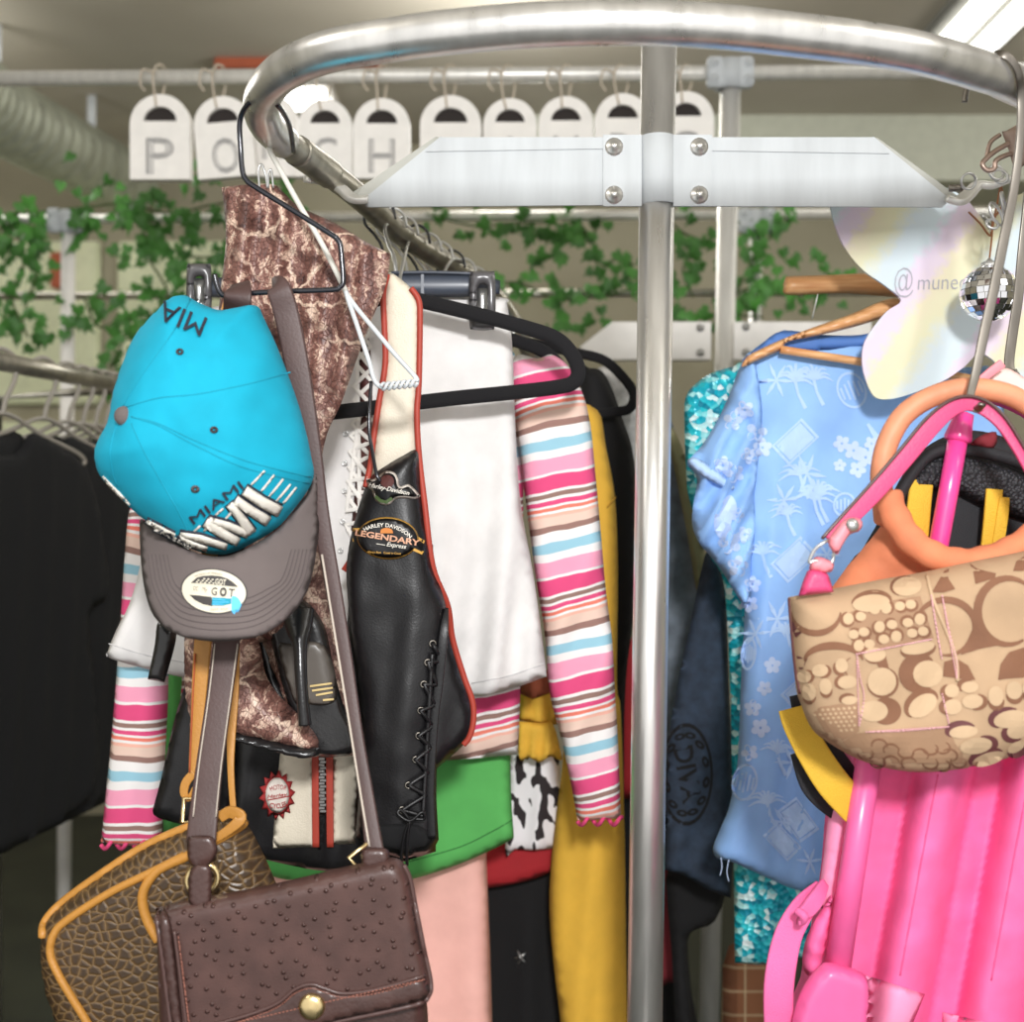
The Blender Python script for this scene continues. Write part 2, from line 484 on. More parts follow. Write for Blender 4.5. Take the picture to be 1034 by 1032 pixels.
M['groove'] = mat('grey_groove_ink', (176, 174, 172), .6)
M['string'] = mat('jute_string', (196, 184, 166), .9)
M['white_leather'] = mat('grey_shoe_lining', (96, 90, 84), .35)
M['sole'] = mat('black_rubber', (30, 29, 30), .3, bump=.2, bscale=300, coat=.3)
M['goldink'] = mat('gold_ink', (226, 200, 140), .4, .3)
M['badge_white'] = mat('badge_cream', (226, 216, 206), .7)
M['badge_red'] = mat('badge_red', (168, 44, 44), .7)
M['badge_orange'] = mat('badge_orange', (214, 132, 62), .6)
M['badge_tan'] = mat('badge_tan', (222, 168, 138), .6)
M['badge_green'] = mat('badge_green', (76, 96, 54), .6)
M['badge_brown'] = mat('badge_brown', (86, 42, 38), .6)
M['piping_brown'] = mat('brown_piping', (84, 60, 56), .4, coat=.2)
M['fringe'] = mat('black_lining', (12, 12, 14), .9)
M['brown_cord'] = mat('brown_cord', (150, 100, 66), .8)
M['lilac_ink'] = mat('grey_pencil_ink', (168, 166, 176), .7)

def emis(name, col, st):
    a = NT(name); a.set(Base_Color=(*lin(col), 1)); a.b.inputs['Emission Color'].default_value = (*lin(col), 1)
    a.b.inputs['Emission Strength'].default_value = st; return a.m
M['tube_lamp'] = emis('fluorescent_tube', (255, 252, 244), 9)

a = NT('varnished_wood'); v = a.mapv(a.obj(), (3, 3, 40)); f = a.noise(v, 6, 5)
a.l(a.ramp(f, [(.3, (206, 142, 88)), (.7, (238, 186, 132))]), a.b.inputs['Base Color']); a.set(Roughness=.35); M['wood'] = a.m

# python-skin print leather
def snake(name, s=1.0):
    a = NT(name); u = a.uv(); w = a.noise(u, 3.5 * s, 3, .6, 1)
    uu = a.mix(.3, u, w)
    big = a.vor(uu, 3.0 * s, 'DISTANCE_TO_EDGE'); sc = a.vor(a.mapv(u, (1, .7, 1), (0, 0, .5)), 24 * s, 'DISTANCE_TO_EDGE')
    blot = a.noise(a.mapv(uu, (2.0, .8, 1)), 6 * s, 6, .72)
    dark = a.ramp(blot, [(.34, (64, 38, 34)), (.44, (108, 72, 64)), (.53, (140, 100, 90)), (.58, (214, 182, 162)), (.66, (238, 216, 196))])
    msk = a.ramp(a.noise(u, 2.1 * s, 2, .5), [(.45, 0.), (.6, 1.)])
    vein = a.math('MULTIPLY', a.ramp(big, [(0., 1.), (.03, .8), (.06, 0.)]), msk)
    c = a.mix(vein, dark, (230, 202, 180))
    scl = a.ramp(sc, [(0., .0), (.1, 1.)])
    c = a.mix(a.math('MULTIPLY', a.math('SUBTRACT', 1.0, scl), .5), c, (54, 34, 30))
    a.l(c, a.b.inputs['Base Color']); a.set(Roughness=.45); a.bump(scl, .5, .0012); return a.m
M['snake'] = snake('python_print_leather')

# crocodile-embossed leather: small cells on the sides, larger ones at the middle
a = NT('crocodile_leather'); u = a.mapv(a.uv(), (1, 1.25, 1), (0, 0, -.5)); w = a.noise(u, 5, 2, .5, 1); u2 = a.mix(.06, u, w)
ed = a.vor(u2, 10.5, 'DISTANCE_TO_EDGE')
c = a.ramp(ed, [(0., (124, 98, 62)), (.03, (110, 86, 54)), (.08, (90, 68, 42)), (.3, (62, 46, 30))])
a.l(c, a.b.inputs['Base Color']); a.set(Roughness=.38); a.bump(a.ramp(ed, [(0., 0.), (.25, 1.)]), .5, .0015); M['croc'] = a.m

# ostrich leather: quill bumps
a = NT('ostrich_leather'); u = a.uv(); q = a.vor(a.mapv(u, (1, 1.1, 1), (0, 0, .2)), 6.6, 'F1', rnd=.8)
g = a.noise(u, 60, 3)
a.l(a.ramp(a.noise(u, 3, 3), [(.3, (72, 50, 46)), (.7, (88, 62, 57))]), a.b.inputs['Base Color']); a.set(Roughness=.36)
h = a.math('ADD', a.ramp(q, [(0., 1.), (.08, .85), (.17, .0)]), a.math('MULTIPLY', g, .12)); a.bump(h, .9, .0025); M['ostrich'] = a.m
M['bagbrown'] = mat('brown_calf', (74, 52, 48), .34, var=.1, bump=.25, bscale=300, coat=.15)

# knitted stripes, repeat of 104 px along the cloth's own V
SEQ = [((156, 204, 222), 11), ((244, 240, 238), 9), ((248, 164, 192), 17), ((244, 240, 238), 3), ((228, 78, 130), 17), ((244, 240, 238), 3), ((150, 118, 108), 5), ((244, 240, 238), 3),
       ((228, 80, 130), 5), ((244, 240, 238), 3), ((240, 130, 110), 4), ((244, 240, 238), 3), ((246, 186, 166), 4), ((238, 206, 190), 10), ((156, 120, 110), 7), ((246, 242, 240), 12)]
def stripes(name, slope, phase, period=104.):
    a = NT(name); sp = a.n('ShaderNodeSeparateXYZ'); a.l(a.uv(), sp.inputs[0])
    wv = a.math('MULTIPLY', a.noise(a.uv(), 1.6, 2), .12)
    t = a.math('ADD', a.math('MULTIPLY', sp.outputs[1], -100 / period), a.math('MULTIPLY', sp.outputs[0], slope * 100 / period))
    t = a.math('FRACT', a.math('ADD', a.math('ADD', t, wv), phase + 10)); tot = sum(x for _, x in SEQ); st = []; acc = 0
    for c, wd in SEQ: st.append((acc / tot, c)); acc += wd
    a.l(a.ramp(t, st, 'CONSTANT'), a.b.inputs['Base Color']); a.set(Roughness=.85)
    rib = a.n('ShaderNodeTexWave', Scale=30); a.l(a.uv(), rib.inputs[0]); a.bump(rib.outputs[1], .25, .0008); return a.m
M['stripes'] = stripes('striped_knit', .23, -.56)
M['stripes_l'] = stripes('striped_knit_left', -.03, .51)

# cow print
a = NT('cow_print'); f = a.noise(a.mapv(a.uv(), (1.7, .75, 1), (0, 0, .35)), 6.5, 1, .4)
a.l(a.ramp(f, [(.0, (236, 232, 234)), (.53, (236, 232, 234)), (.55, (44, 36, 38)), (1., (44, 36, 38))]), a.b.inputs['Base Color']); a.set(Roughness=.85); M['cow'] = a.m

# sequins: discs, with their white glints mixed into the colour
a = NT('turquoise_sequins'); u = a.uv(); nd = a.n('ShaderNodeTexVoronoi', voronoi_dimensions='2D', Scale=19, feature='F1'); a.l(u, nd.inputs[0])
hs = a.n('ShaderNodeSeparateXYZ'); a.l(nd.outputs['Color'], hs.inputs[0])
c = a.ramp(hs.outputs[0], [(0., (10, 130, 156)), (.4, (22, 184, 206)), (.75, (50, 210, 220)), (.9, (200, 250, 250)), (1., (240, 255, 255))])
a.l(c, a.b.inputs['Base Color']); a.set(Metallic=.1, Roughness=.28)
nm = a.n('ShaderNodeBump', Strength=.6, Distance=.004); a.l(a.math('ADD', nd.outputs['Distance'], hs.outputs[1]), nm.inputs['Height']); a.l(nm.outputs[0], a.b.inputs['Normal']); M['sequin'] = a.m

# blue rayon
M['blue'] = mat('blue_rayon', (146, 190, 250), .65, var=.05, vscale=12, bump=.2, bscale=900, wrinkle=12)
M['blueprint'] = mat('pale_blue_print', (182, 212, 252), .65)
M['bluewhite'] = mat('white_blue_print', (196, 216, 250), .65)

# pastel marbled card
a = NT('pastel_marbled_card'); u = a.mapv(a.uv(), (1, 1, 1), (0, 0, .6)); w = a.noise(u, 9, 3, .6)
sp = a.n('ShaderNodeSeparateXYZ'); a.l(a.mix(.12, u, a.noise(u, 2.2, 4, .6, 1)), sp.inputs[0])
t = a.math('FRACT', a.math('ADD', a.math('MULTIPLY', sp.outputs[0], 1.25), a.math('MULTIPLY', w, .28)))
a.l(a.ramp(t, [(0., (204, 216, 222)), (.2, (202, 216, 222)), (.32, (218, 202, 220)), (.46, (220, 204, 216)), (.58, (224, 214, 184)), (.78, (220, 217, 182)), (1., (204, 216, 222))]), a.b.inputs['Base Color']); a.set(Roughness=.55); M['pastel'] = a.m

# jacquard canvas
M['canvas'] = mat('tan_jacquard', (182, 151, 119), .8, var=.04, vscale=20, bump=.4, bscale=1300)
M['canvas_shade'] = mat('brown_jacquard', (126, 86, 62), .8, var=.05, bump=.3, bscale=1300)
M['canvas_plum'] = mat('plum_jacquard', (96, 50, 50), .7)
M['canvas_rose'] = mat('rose_stitch', (226, 172, 178), .8)
M['canvas_lt'] = mat('light_jacquard', (192, 163, 130), .8)
M['canvas_mid'] = mat('mid_jacquard', (156, 122, 94), .8, bump=.3, bscale=1300)

# plaid
a = NT('brown_plaid'); sp = a.n('ShaderNodeSeparateXYZ'); a.l(a.uv(), sp.inputs[0])
def band(ax, sc, wd): return a.math('LESS_THAN', a.math('FRACT', a.math('MULTIPLY', sp.outputs[ax], sc)), wd)
c = a.mix(a.math('MULTIPLY', band(0, 2.2, .35), .5), (156, 104, 72), (110, 66, 46)); c = a.mix(a.math('MULTIPLY', band(1, 4.2, .12), .5), c, (214, 190, 150))
a.l(a.mix(a.math('MULTIPLY', band(0, 4.4, .1), .6), c, (222, 200, 160)), a.b.inputs['Base Color']); a.set(Roughness=.9); M['plaid'] = a.m

# mirror tiles
a = NT('mirror_tiles'); a.set(Base_Color=(.9, .9, .92, 1), Metallic=1, Roughness=.06); M['mirror'] = a.m

# ------------------------------------------------------------------ room
a = NT('taupe_wall'); f = a.noise(a.obj(), 2.5, 4); a.l(a.ramp(f, [(.3, (150, 144, 122)), (.7, (164, 158, 136))]), a.b.inputs['Base Color']); a.set(Roughness=.9); wallm = a.m
a = NT('ceiling_paint'); f = a.noise(a.obj(), 1.2, 3); a.l(a.ramp(f, [(.3, (176, 168, 152)), (.7, (198, 192, 178))]), a.b.inputs['Base Color']); a.set(Roughness=.9); ceilm = a.m
a = NT('dark_floor'); f = a.noise(a.obj(), 5, 4); a.l(a.ramp(f, [(.3, (32, 36, 30)), (.7, (50, 54, 44))]), a.b.inputs['Base Color']); a.set(Roughness=.5); floorm = a.m
greenm = mat('pale_green_paint', (214, 218, 184), .8); beamm = mat('beam_paint', (186, 188, 172), .85)
CZ = EYE + 1.45
structure('floor', box(-3.3, 3.3, -.6, 4.8, -.05, 0), floorm)
structure('ceiling', box(-3.3, 3.3, -.6, 4.8, CZ, CZ + .05), ceilm)
structure('wall_back', box(-3.3, 3.3, 4.7, 4.8, 0, CZ), wallm)
structure('wall_left', box(-3.3, -3.2, -.6, 4.7, 0, CZ), wallm)
structure('wall_right', box(3.2, 3.3, -.6, 4.7, 0, CZ), wallm)
structure('trim_1', box(.05, 3.2, 4.35, 4.7, CZ - .24, CZ), beamm)                       # boxed beam under the ceiling
o = structure('trim_2', MD(), greenm) if False else None
md = MD()
for (xa, xb, za, zb) in ((-2.05, -1.62, 1.62, 2.26), (-1.55, -1.12, 1.62, 2.26), (-2.05, -1.62, .95, 1.55), (-1.55, -1.12, .95, 1.55), (-2.6, -2.12, .95, 2.26)):
    md.merge(box(xa, xb, 4.66, 4.7, za, zb, .01))
structure('trim_2', md, greenm)                                                         # painted panels of the back wall

# ceiling lamp with two tubes
t = thing('ceiling_light', (1.45, 3.0, CZ), 'long twin tube ceiling light at the top right above the rack', 'ceiling light')
build('housing', box(1.235, 1.505, 2.1, 3.78, CZ - .03, CZ - .001, .005), mat('lamp_housing_grey', (120, 120, 114), .6), t)
for x in (1.308, 1.428): build('lamp_tube', box(x - .043, x + .043, 2.15, 3.74, CZ - .062, CZ - .032, .012), emis('lamp_diffuser', (255, 253, 246), 2.4), t)
t = thing('ceiling_light', (-.69, 4.05, CZ), 'small bright square ceiling light seen through the left bend of the rail', 'ceiling light')
build('housing', box(-.8, -.61, 3.96, 4.19, CZ - .03, CZ - .001, .005), M['signwhite'], t)
build('lamp_panel', box(-.775, -.635, 3.99, 4.16, CZ - .05, CZ - .03, .004), emis('lamp_panel', (255, 255, 250), 6), t)

# air duct on the left
pth = [W(-60, 60, 3.2), W(-10, 108, 3.5), W(60, 148, 3.9), W(130, 186, 4.45)]
pth = [Vector(p) for p in cr([tuple(p) for p in pth], 40)]
AD = tag(build('air_duct', sweep(pth, circ(.115, 20), False, [1 + .035 * math.sin(i * 1.05) for i in range(len(pth))]), metal('duct_foil', (176, 180, 164), .45, .1, 30, .5)), 'ribbed silver air duct running under the ceiling at the left', 'duct')
for k in (44, 96): build('hanging_strap', sweep([pth[k] + Vector((0, 0, .11)), Vector((pth[k].x, pth[k].y, CZ - .002))], rrect(.03, .003)), M['galv'], AD)

orm = mat('orange_sign', (164, 84, 54), .7)
for (xa, xb, d, lb) in ((216, 284, 3.79, 'long orange strip under the ceiling above the white letter boards'), (330, 382, 3.74, 'short orange strip under the ceiling nearer the middle')):
    p, q = W(xa, 60, d), W(xb, 60, d)
    tag(build('ceiling_strip', box(p.x, q.x, d, d + .12, CZ - .034, CZ - .001, .004), orm), lb, 'strip', 'orange strips')
p, q = W(50, 290, 4.6), W(63, 254, 4.6)
tag(build('wall_plaque', box(p.x, q.x, 4.6, 4.66, p.z, q.z, .006), orm), 'small orange plaque on the pale green wall panel', 'plaque')

# ------------------------------------------------------------------ pipe rails at the back
def clamp(px, py, d, parent, r=.02):
    c = W(px, py, d); md = lathe(c + Vector((0, 0, -.03)), (0, 0, 1), [(r, 0), (r * 1.5, .004), (r * 1.5, .056), (r, .06)], 16)
    for s in (-1, 1):
        md.merge(box(c.x + s * .03 - .016, c.x + s * .03 + .016, d - .026, d + .0, c.z - .03, c.z + .03, .004))
        for z in (-.016, .016): md.merge(bolt(c + Vector((s * .034, -.026, z)), .007))
    build('clamp', md, M['galv'], parent)
R1 = thing('pipe_rail', W(735, 75, 2.4), 'high chrome pipe rail with the white letter boards hanging from it', 'clothes rail')
build('top_rail', tube([(-60, 80, 2.4), (1100, 71, 2.4)], .0155, 2, smooth=False), M['railmetal'], R1)
pt, pb = W(738, 78, 2.4), W(724, 420, 2.4)
build('post', sweep([pt, Vector((pb.x - .02, 2.4, 0))], circ(.0205, 16)), M['railmetal'], R1)
clamp(736, 76, 2.4 - .005, R1, .021)
for xs, lo in (((596, 716), (590, 347, 622, 326)), ((744, 860), None)):
    poly = [(618, 325), (718, 325), (718, 363), (600, 363), (586, 350)] if lo else [(741, 325), (880, 325), (880, 363), (741, 363)]
    arm = build('arm', sheet(poly, 2.375, step=14, board=.03), M['signwhite'], R1)
    for (x, y) in (((707, 331), (707, 356)) if lo else ((753, 330), (753, 356))): build('bolt', bolt(W(x, y, 2.374), .006), M['steel'], arm)
R2 = thing('pipe_rail', W(68, 222, 3.0), 'chrome pipe rail overgrown with ivy near the back wall', 'clothes rail')
build('top_rail', tube([(-60, 222, 3.0), (1100, 214, 3.0)], .013, 2, smooth=False), M['railmetal'], R2)
build('lower_rail', tube([(-60, 299, 3.05), (1100, 294, 3.05)], .0105, 2, smooth=False), M['oldchrome'], R2)
for x, xb in ((69, 64), (763, 757)):
    pt, pb = W(x, 222, 3.0), W(xb, 900, 3.0)
    build('post', sweep([pt, Vector((pb.x, 3.0, 0))], circ(.0175, 14)), M['signwhite'] if x < 100 else M['chrome'], R2)
    clamp(x, 224, 2.99, R2, .017)

# ------------------------------------------------------------------ the letter boards
def letter_board(ch, x0, x1, yt, yb, tilt, lab, d=2.368):
    w = x1 - x0; cx = (x0 + x1) / 2; r = w / 2
    def rt(x, y):
        c, s = math.cos(math.radians(tilt)), math.sin(math.radians(tilt)); a, b = x - cx, y - yt
        return (cx + a * c + b * s, yt - a * s + b * c)
    poly = [(x0, yb), (x0, yb)] + ell(cx, yt + r, r, r, 0, 18, PI, 2 * PI) + [(x1, yb)]
    hy = yt + w * .43; hole = ell(cx, hy + 1, w * .275, w * .245, 0, 12, PI, 2 * PI)
    poly = [rt(*p) for p in poly if True]; hole = [rt(*p) for p in hole]
    t = thing('letter_board', W(cx, yt, d), lab, 'sign', 'white letter boards on the pipe rail')
    b = build('board', sheet(poly, d, step=9, holes=[hole], board=.022), M['signwhite'], t)
    build('hole_backing', sheet([rt(*p) for p in ell(cx, hy + 2, w * .3, w * .28, 0, 12, PI, 2 * PI)], d + .008, step=9, board=.006), mat('dark_hole_backing', (44, 38, 36), .9), b)  # dark plate added behind the cut-out so the hole reads dark
    lc = rt(cx, yt + w * 1.0); hh = w * .62
    md = MD()
    for off in (0.0, -.03): md.merge(text_md(ch, lc[0], lc[1], hh, lambda a, b: d - .0004, tilt, w * (.1 if ch == 'I' else .46), off, 0, 0, .013))
    build('letter', md, M['groove'], t)
    k = random.uniform(-3, 3)
    pts = [(cx - 4, yt + w * .2, d - .004), (cx - 5 + k, yt - 6, d), (cx - 6 + k, 76, 2.375), (cx - 2 + k, 66, 2.395), (cx + 5 + k, 68, 2.42), (cx + 5, 84, 2.42), (cx + 3, yt, d + .026), (cx + 1, yt + w * .2, d + .024)]
    build('cord', tube(pts, .0022, 6, seg=6), M['string'], t)
    build('knot', tube([(cx - 6 + k, 74, 2.378), (cx - 16 + k, 70, 2.375), (cx - 19 + k, 84, 2.376), (cx - 14 + k, 92, 2.376)], .002, 5, seg=6), M['string'], t)
for ch, x0, x1, yt, yb, tl, lb in (
    ('P', 131, 192, 95, 181, 0, 'white arched board with the letter P, leftmost on the pipe rail'),
    ('O', 193, 252, 97, 179, 5, 'white arched board with the letter O, tilted beside the P'),
    ('R', 248, 300, 97, 178, 0, 'white arched board half hidden behind the rail bend, between O and C'),
    ('C', 301, 355, 100, 178, 0, 'white arched board with the letter C, seen inside the rail bend'),
    ('H', 357, 414, 99, 180, 0, 'white arched board with the letter H, fully in view'),
    ('F', 424, 486, 96, 182, 0, 'white arched board with only the top of an F above the arm'),
    ('I', 488, 542, 99, 182, 0, 'white arched board with only the top of an I above the arm'),
    ('N', 544, 599, 97, 182, 0, 'white arched board with only the top of an N above the arm'),
    ('D', 601, 657, 94, 180, 0, 'white arched board just left of the pole, top of a D showing'),
    ('S', 665, 721, 92, 178, 0, 'white arched board just right of the pole, top of an S showing')):
    letter_board(ch, x0 + (4 if ch == 'R' else 0), x1, yt, yb, tl, lb, 2.396 if ch == 'R' else 2.368)

# ------------------------------------------------------------------ ivy garlands
def leaf(md, c, s, rz, tilt):
    out = [(0, -.1), (.28, -.28), (.52, -.05), (.38, .18), (.42, .42), (.16, .45), (0, .95), (-.16, .45), (-.42, .42), (-.38, .18), (-.52, -.05), (-.28, -.28)]
    R = Matrix.Rotation(tilt[0], 3, 'X') @ Matrix.Rotation(tilt[1], 3, 'Z') @ Matrix.Rotation(rz, 3, 'Y')
    P = [Vector((0, -.12, .2)) * s] + [Vector((x, .12 * abs(x) * 2 - (.06 if abs(x) < .1 else 0), z)) * s for x, z in out]
    n = len(out); T = Vector((0, .0012, 0))
    V = [R @ p + c for p in P]; V2 = [p + T for p in V]
    md.add(V, [(0, 1 + i, 1 + (i + 1) % n) for i in range(n)]); md.add(V2, [(0, 1 + (i + 1) % n, 1 + i) for i in range(n)])
def garland(pts, n, spread, lab, s=(.026, .044), d=2.97):
    q = cr([(x, y, d) for x, y in pts], 20); t = thing('ivy_garland', W(*q[0]), lab, 'ivy', 'ivy garlands')
    P = [W(*p) for p in q]
    build('stem', sweep(P, circ(.003, 6)), M['vine'], t)
    md = MD()
    for i in range(n):
        p = P[random.randrange(len(P))] + Vector((random.gauss(0, spread), random.uniform(-.06, .03), random.gauss(-spread * .4, spread)))
        leaf(md, p, random.uniform(*s), PI + random.uniform(-1.1, 1.1), (random.uniform(-.5, .6), random.uniform(-.7, .7)))
    build('leaves', md, M['leafgreen'], t)
for pts, n, sp, lb in (
    ([(-20, 218), (60, 212), (130, 204)], 60, .05, 'ivy garland twined along the ivy rail at the far left'),
    ([(120, 200), (170, 215), (230, 205), (300, 215)], 90, .055, 'thick ivy garland twined behind the letter boards'),
    ([(140, 225), (170, 250), (200, 260), (235, 255)], 70, .05, 'bushy ivy garland hanging left of the python print boots'),
    ([(10, 225), (25, 260), (12, 300), (28, 340)], 30, .04, 'ivy garland hanging down beside the left edge of the picture'),
    ([(30, 240), (38, 270), (26, 310), (20, 345)], 22, .035, 'ivy garland hanging left of the white rail post'),
    ([(85, 300), (100, 330), (130, 320), (118, 360), (110, 370)], 40, .04, 'ivy garland hanging above the row of black t-shirts'),
    ([(150, 262), (170, 300), (150, 335), (140, 350)], 40, .045, 'ivy garland hanging just above the turquoise cap'),
    ([(430, 216), (480, 228), (520, 225), (560, 226), (600, 240)], 40, .035, 'ivy garland hanging under the left arm of the rack'),
    ([(585, 225), (600, 245), (610, 268), (622, 262), (640, 268)], 34, .035, 'ivy garland curling left of the pole'),
    ([(480, 290), (520, 285), (560, 300), (600, 300), (640, 292)], 36, .035, 'ivy garland on the lower pipe left of the pole'),
    ([(675, 222), (690, 235), (705, 245), (690, 272), (700, 300)], 40, .04, 'ivy garland hanging right of the pole'),
    ([(735, 300), (760, 290), (790, 290), (815, 285), (840, 278)], 44, .04, 'ivy garland on the lower pipe behind the wooden hangers'),
    ([(745, 225), (772, 222), (780, 235), (760, 262), (745, 292)], 34, .035, 'ivy garland hanging from the clamp right of the pole'),
    ([(700, 320), (735, 318), (770, 320)], 20, .03, 'short ivy garland above the white back arm')):
    garland(pts, n, sp, lb)

# ------------------------------------------------------------------ rack of black tees at the left
R3 = thing('garment_rail', W(60, 375, 2.0), 'grey garment rail holding the black t-shirts at the left', 'clothes rail')
A, B = W(-40, 357, 1.86), W(135, 392, 2.42)
build('top_rail', sweep([A, B], circ(.0155, 14)), M['oldchrome'], R3)
for q in (A, B.lerp(A, -.0)): build('post', sweep([q, q + Vector((-.28, 0, -.02)), Vector((q.x - .28, q.y, 0))], circ(.0115, 12)), M['oldchrome'], R3)
def rail_at(t): return A.lerp(B, t)
def turn(md, c, ang):
    R = Matrix.Rotation(ang, 3, 'Z'); md.v = [R @ (p - c) + c for p in md.v]; return md
places = ['nearest the camera', 'second from the camera', 'third from the camera', 'fourth from the camera', 'fifth from the camera', 'sixth from the camera', 'seventh from the camera']
TA = math.radians(75)
for i, t in enumerate((.2, .42, .56, .65, .73, .8, .87)):
    c = rail_at(t); d = c.y; k = F / d
    def pp(x, z, y=0): return Vector((c.x + x, d + y, c.z + z))
    h = thing('tube_hanger', c, 'pale grey tube hanger carrying the black t-shirt ' + places[i], 'hanger', 'hangers on the left rail')
    r = .0155
    build('hook', turn(sweep([Vector(p) for p in cr([tuple(pp(-.03, -.015)), tuple(pp(-.028, .012)), tuple(pp(0, .0215)), tuple(pp(.028, .01)), tuple(pp(.03, -.025)), tuple(pp(.008, -.06)), tuple(pp(0, -.085))], 6)], circ(.0042, 8)), c, TA), M['greyhanger'], h)
    build('shoulder_bar', turn(sweep([Vector(p) for p in cr([tuple(pp(-.21, -.145)), tuple(pp(-.1, -.115)), tuple(pp(0, -.085)), tuple(pp(.1, -.115)), tuple(pp(.21, -.145)), tuple(pp(.2, -.165)), tuple(pp(0, -.168)), tuple(pp(-.2, -.165))], 6, True)], circ(.0042, 8), True), c, TA), M['greyhanger'], h)
    def px(x, z): return (CX + (c.x + x) * k, CY - (c.z + z - EYE) * k)
    pts = [(-.08, -.112), (-.03, -.15), (.03, -.15), (.08, -.112), (.21, -.15), (.25, -.2), (.285, -.3), (.3, -.41), (.24, -.43), (.235, -.5), (.24, -.78), (-.24, -.78), (-.235, -.5), (-.24, -.43), (-.3, -.41), (-.285, -.3), (-.25, -.2), (-.21, -.15)]
    build_t = build('tee_shirt', turn(sheet(sm([px(*p) for p in pts], 4), d, .0085, .0075, 14, 9, [(.003, 46, .1, i * 1.7, 380, 620)], .002), c, TA), M['tee_black'])
    tag(build_t, 'black t-shirt on the left rail, ' + places[i], 't-shirt', 'black tees on the left rail')
# ------------------------------------------------------------------ the round rack
RK = thing('round_rack', (.161, 1.35, 0), 'chrome round clothes rack with centre pole and flat arms, filling the picture', 'clothes rack')
H0 = .385
def rp(x, y): return (x, y, F * H0 / (CY - y))
front = [(1086, 150, 1.28), (1075, 118, 1.18), rp(1052, 99), rp(1020, 83), rp(1000, 74.5), rp(930, 54), rp(865, 43), rp(800, 35), rp(720, 26.5), rp(640, 23), rp(545, 25), rp(450, 33), rp(395, 40.5), rp(340, 50), rp(305, 62), rp(278, 79), (264, 102, 1.125), (268, 124, 1.165), (286, 143, 1.22)]
frontm = build('rail_front_arc', tube(front, .0172, 8, seg=20), M['chrome'], RK)
back = [(262, 112, 1.15), (276, 132, 1.19), (295, 149, 1.245), (320, 167, 1.31), (344, 184, 1.36), (372, 207, 1.43), (401, 233, 1.52), (432, 254, 1.6), (466, 274, 1.69), (500, 300, 1.78), (540, 360, 1.84), (600, 440, 1.9), (690, 480, 1.92), (800, 450, 1.88), (900, 350, 1.78), (985, 262, 1.64), (1040, 205, 1.48), (1072, 165, 1.33), (1082, 140, 1.25)]
backm = build('rail_back_arc', tube(back, .0148, 8, seg=16), M['oldchrome'], RK)
build('rail_joint', tube([(300, 152, 1.258), (318, 165, 1.305), (333, 176, 1.34)], .0166, 6, seg=16), M['oldchrome'], RK)
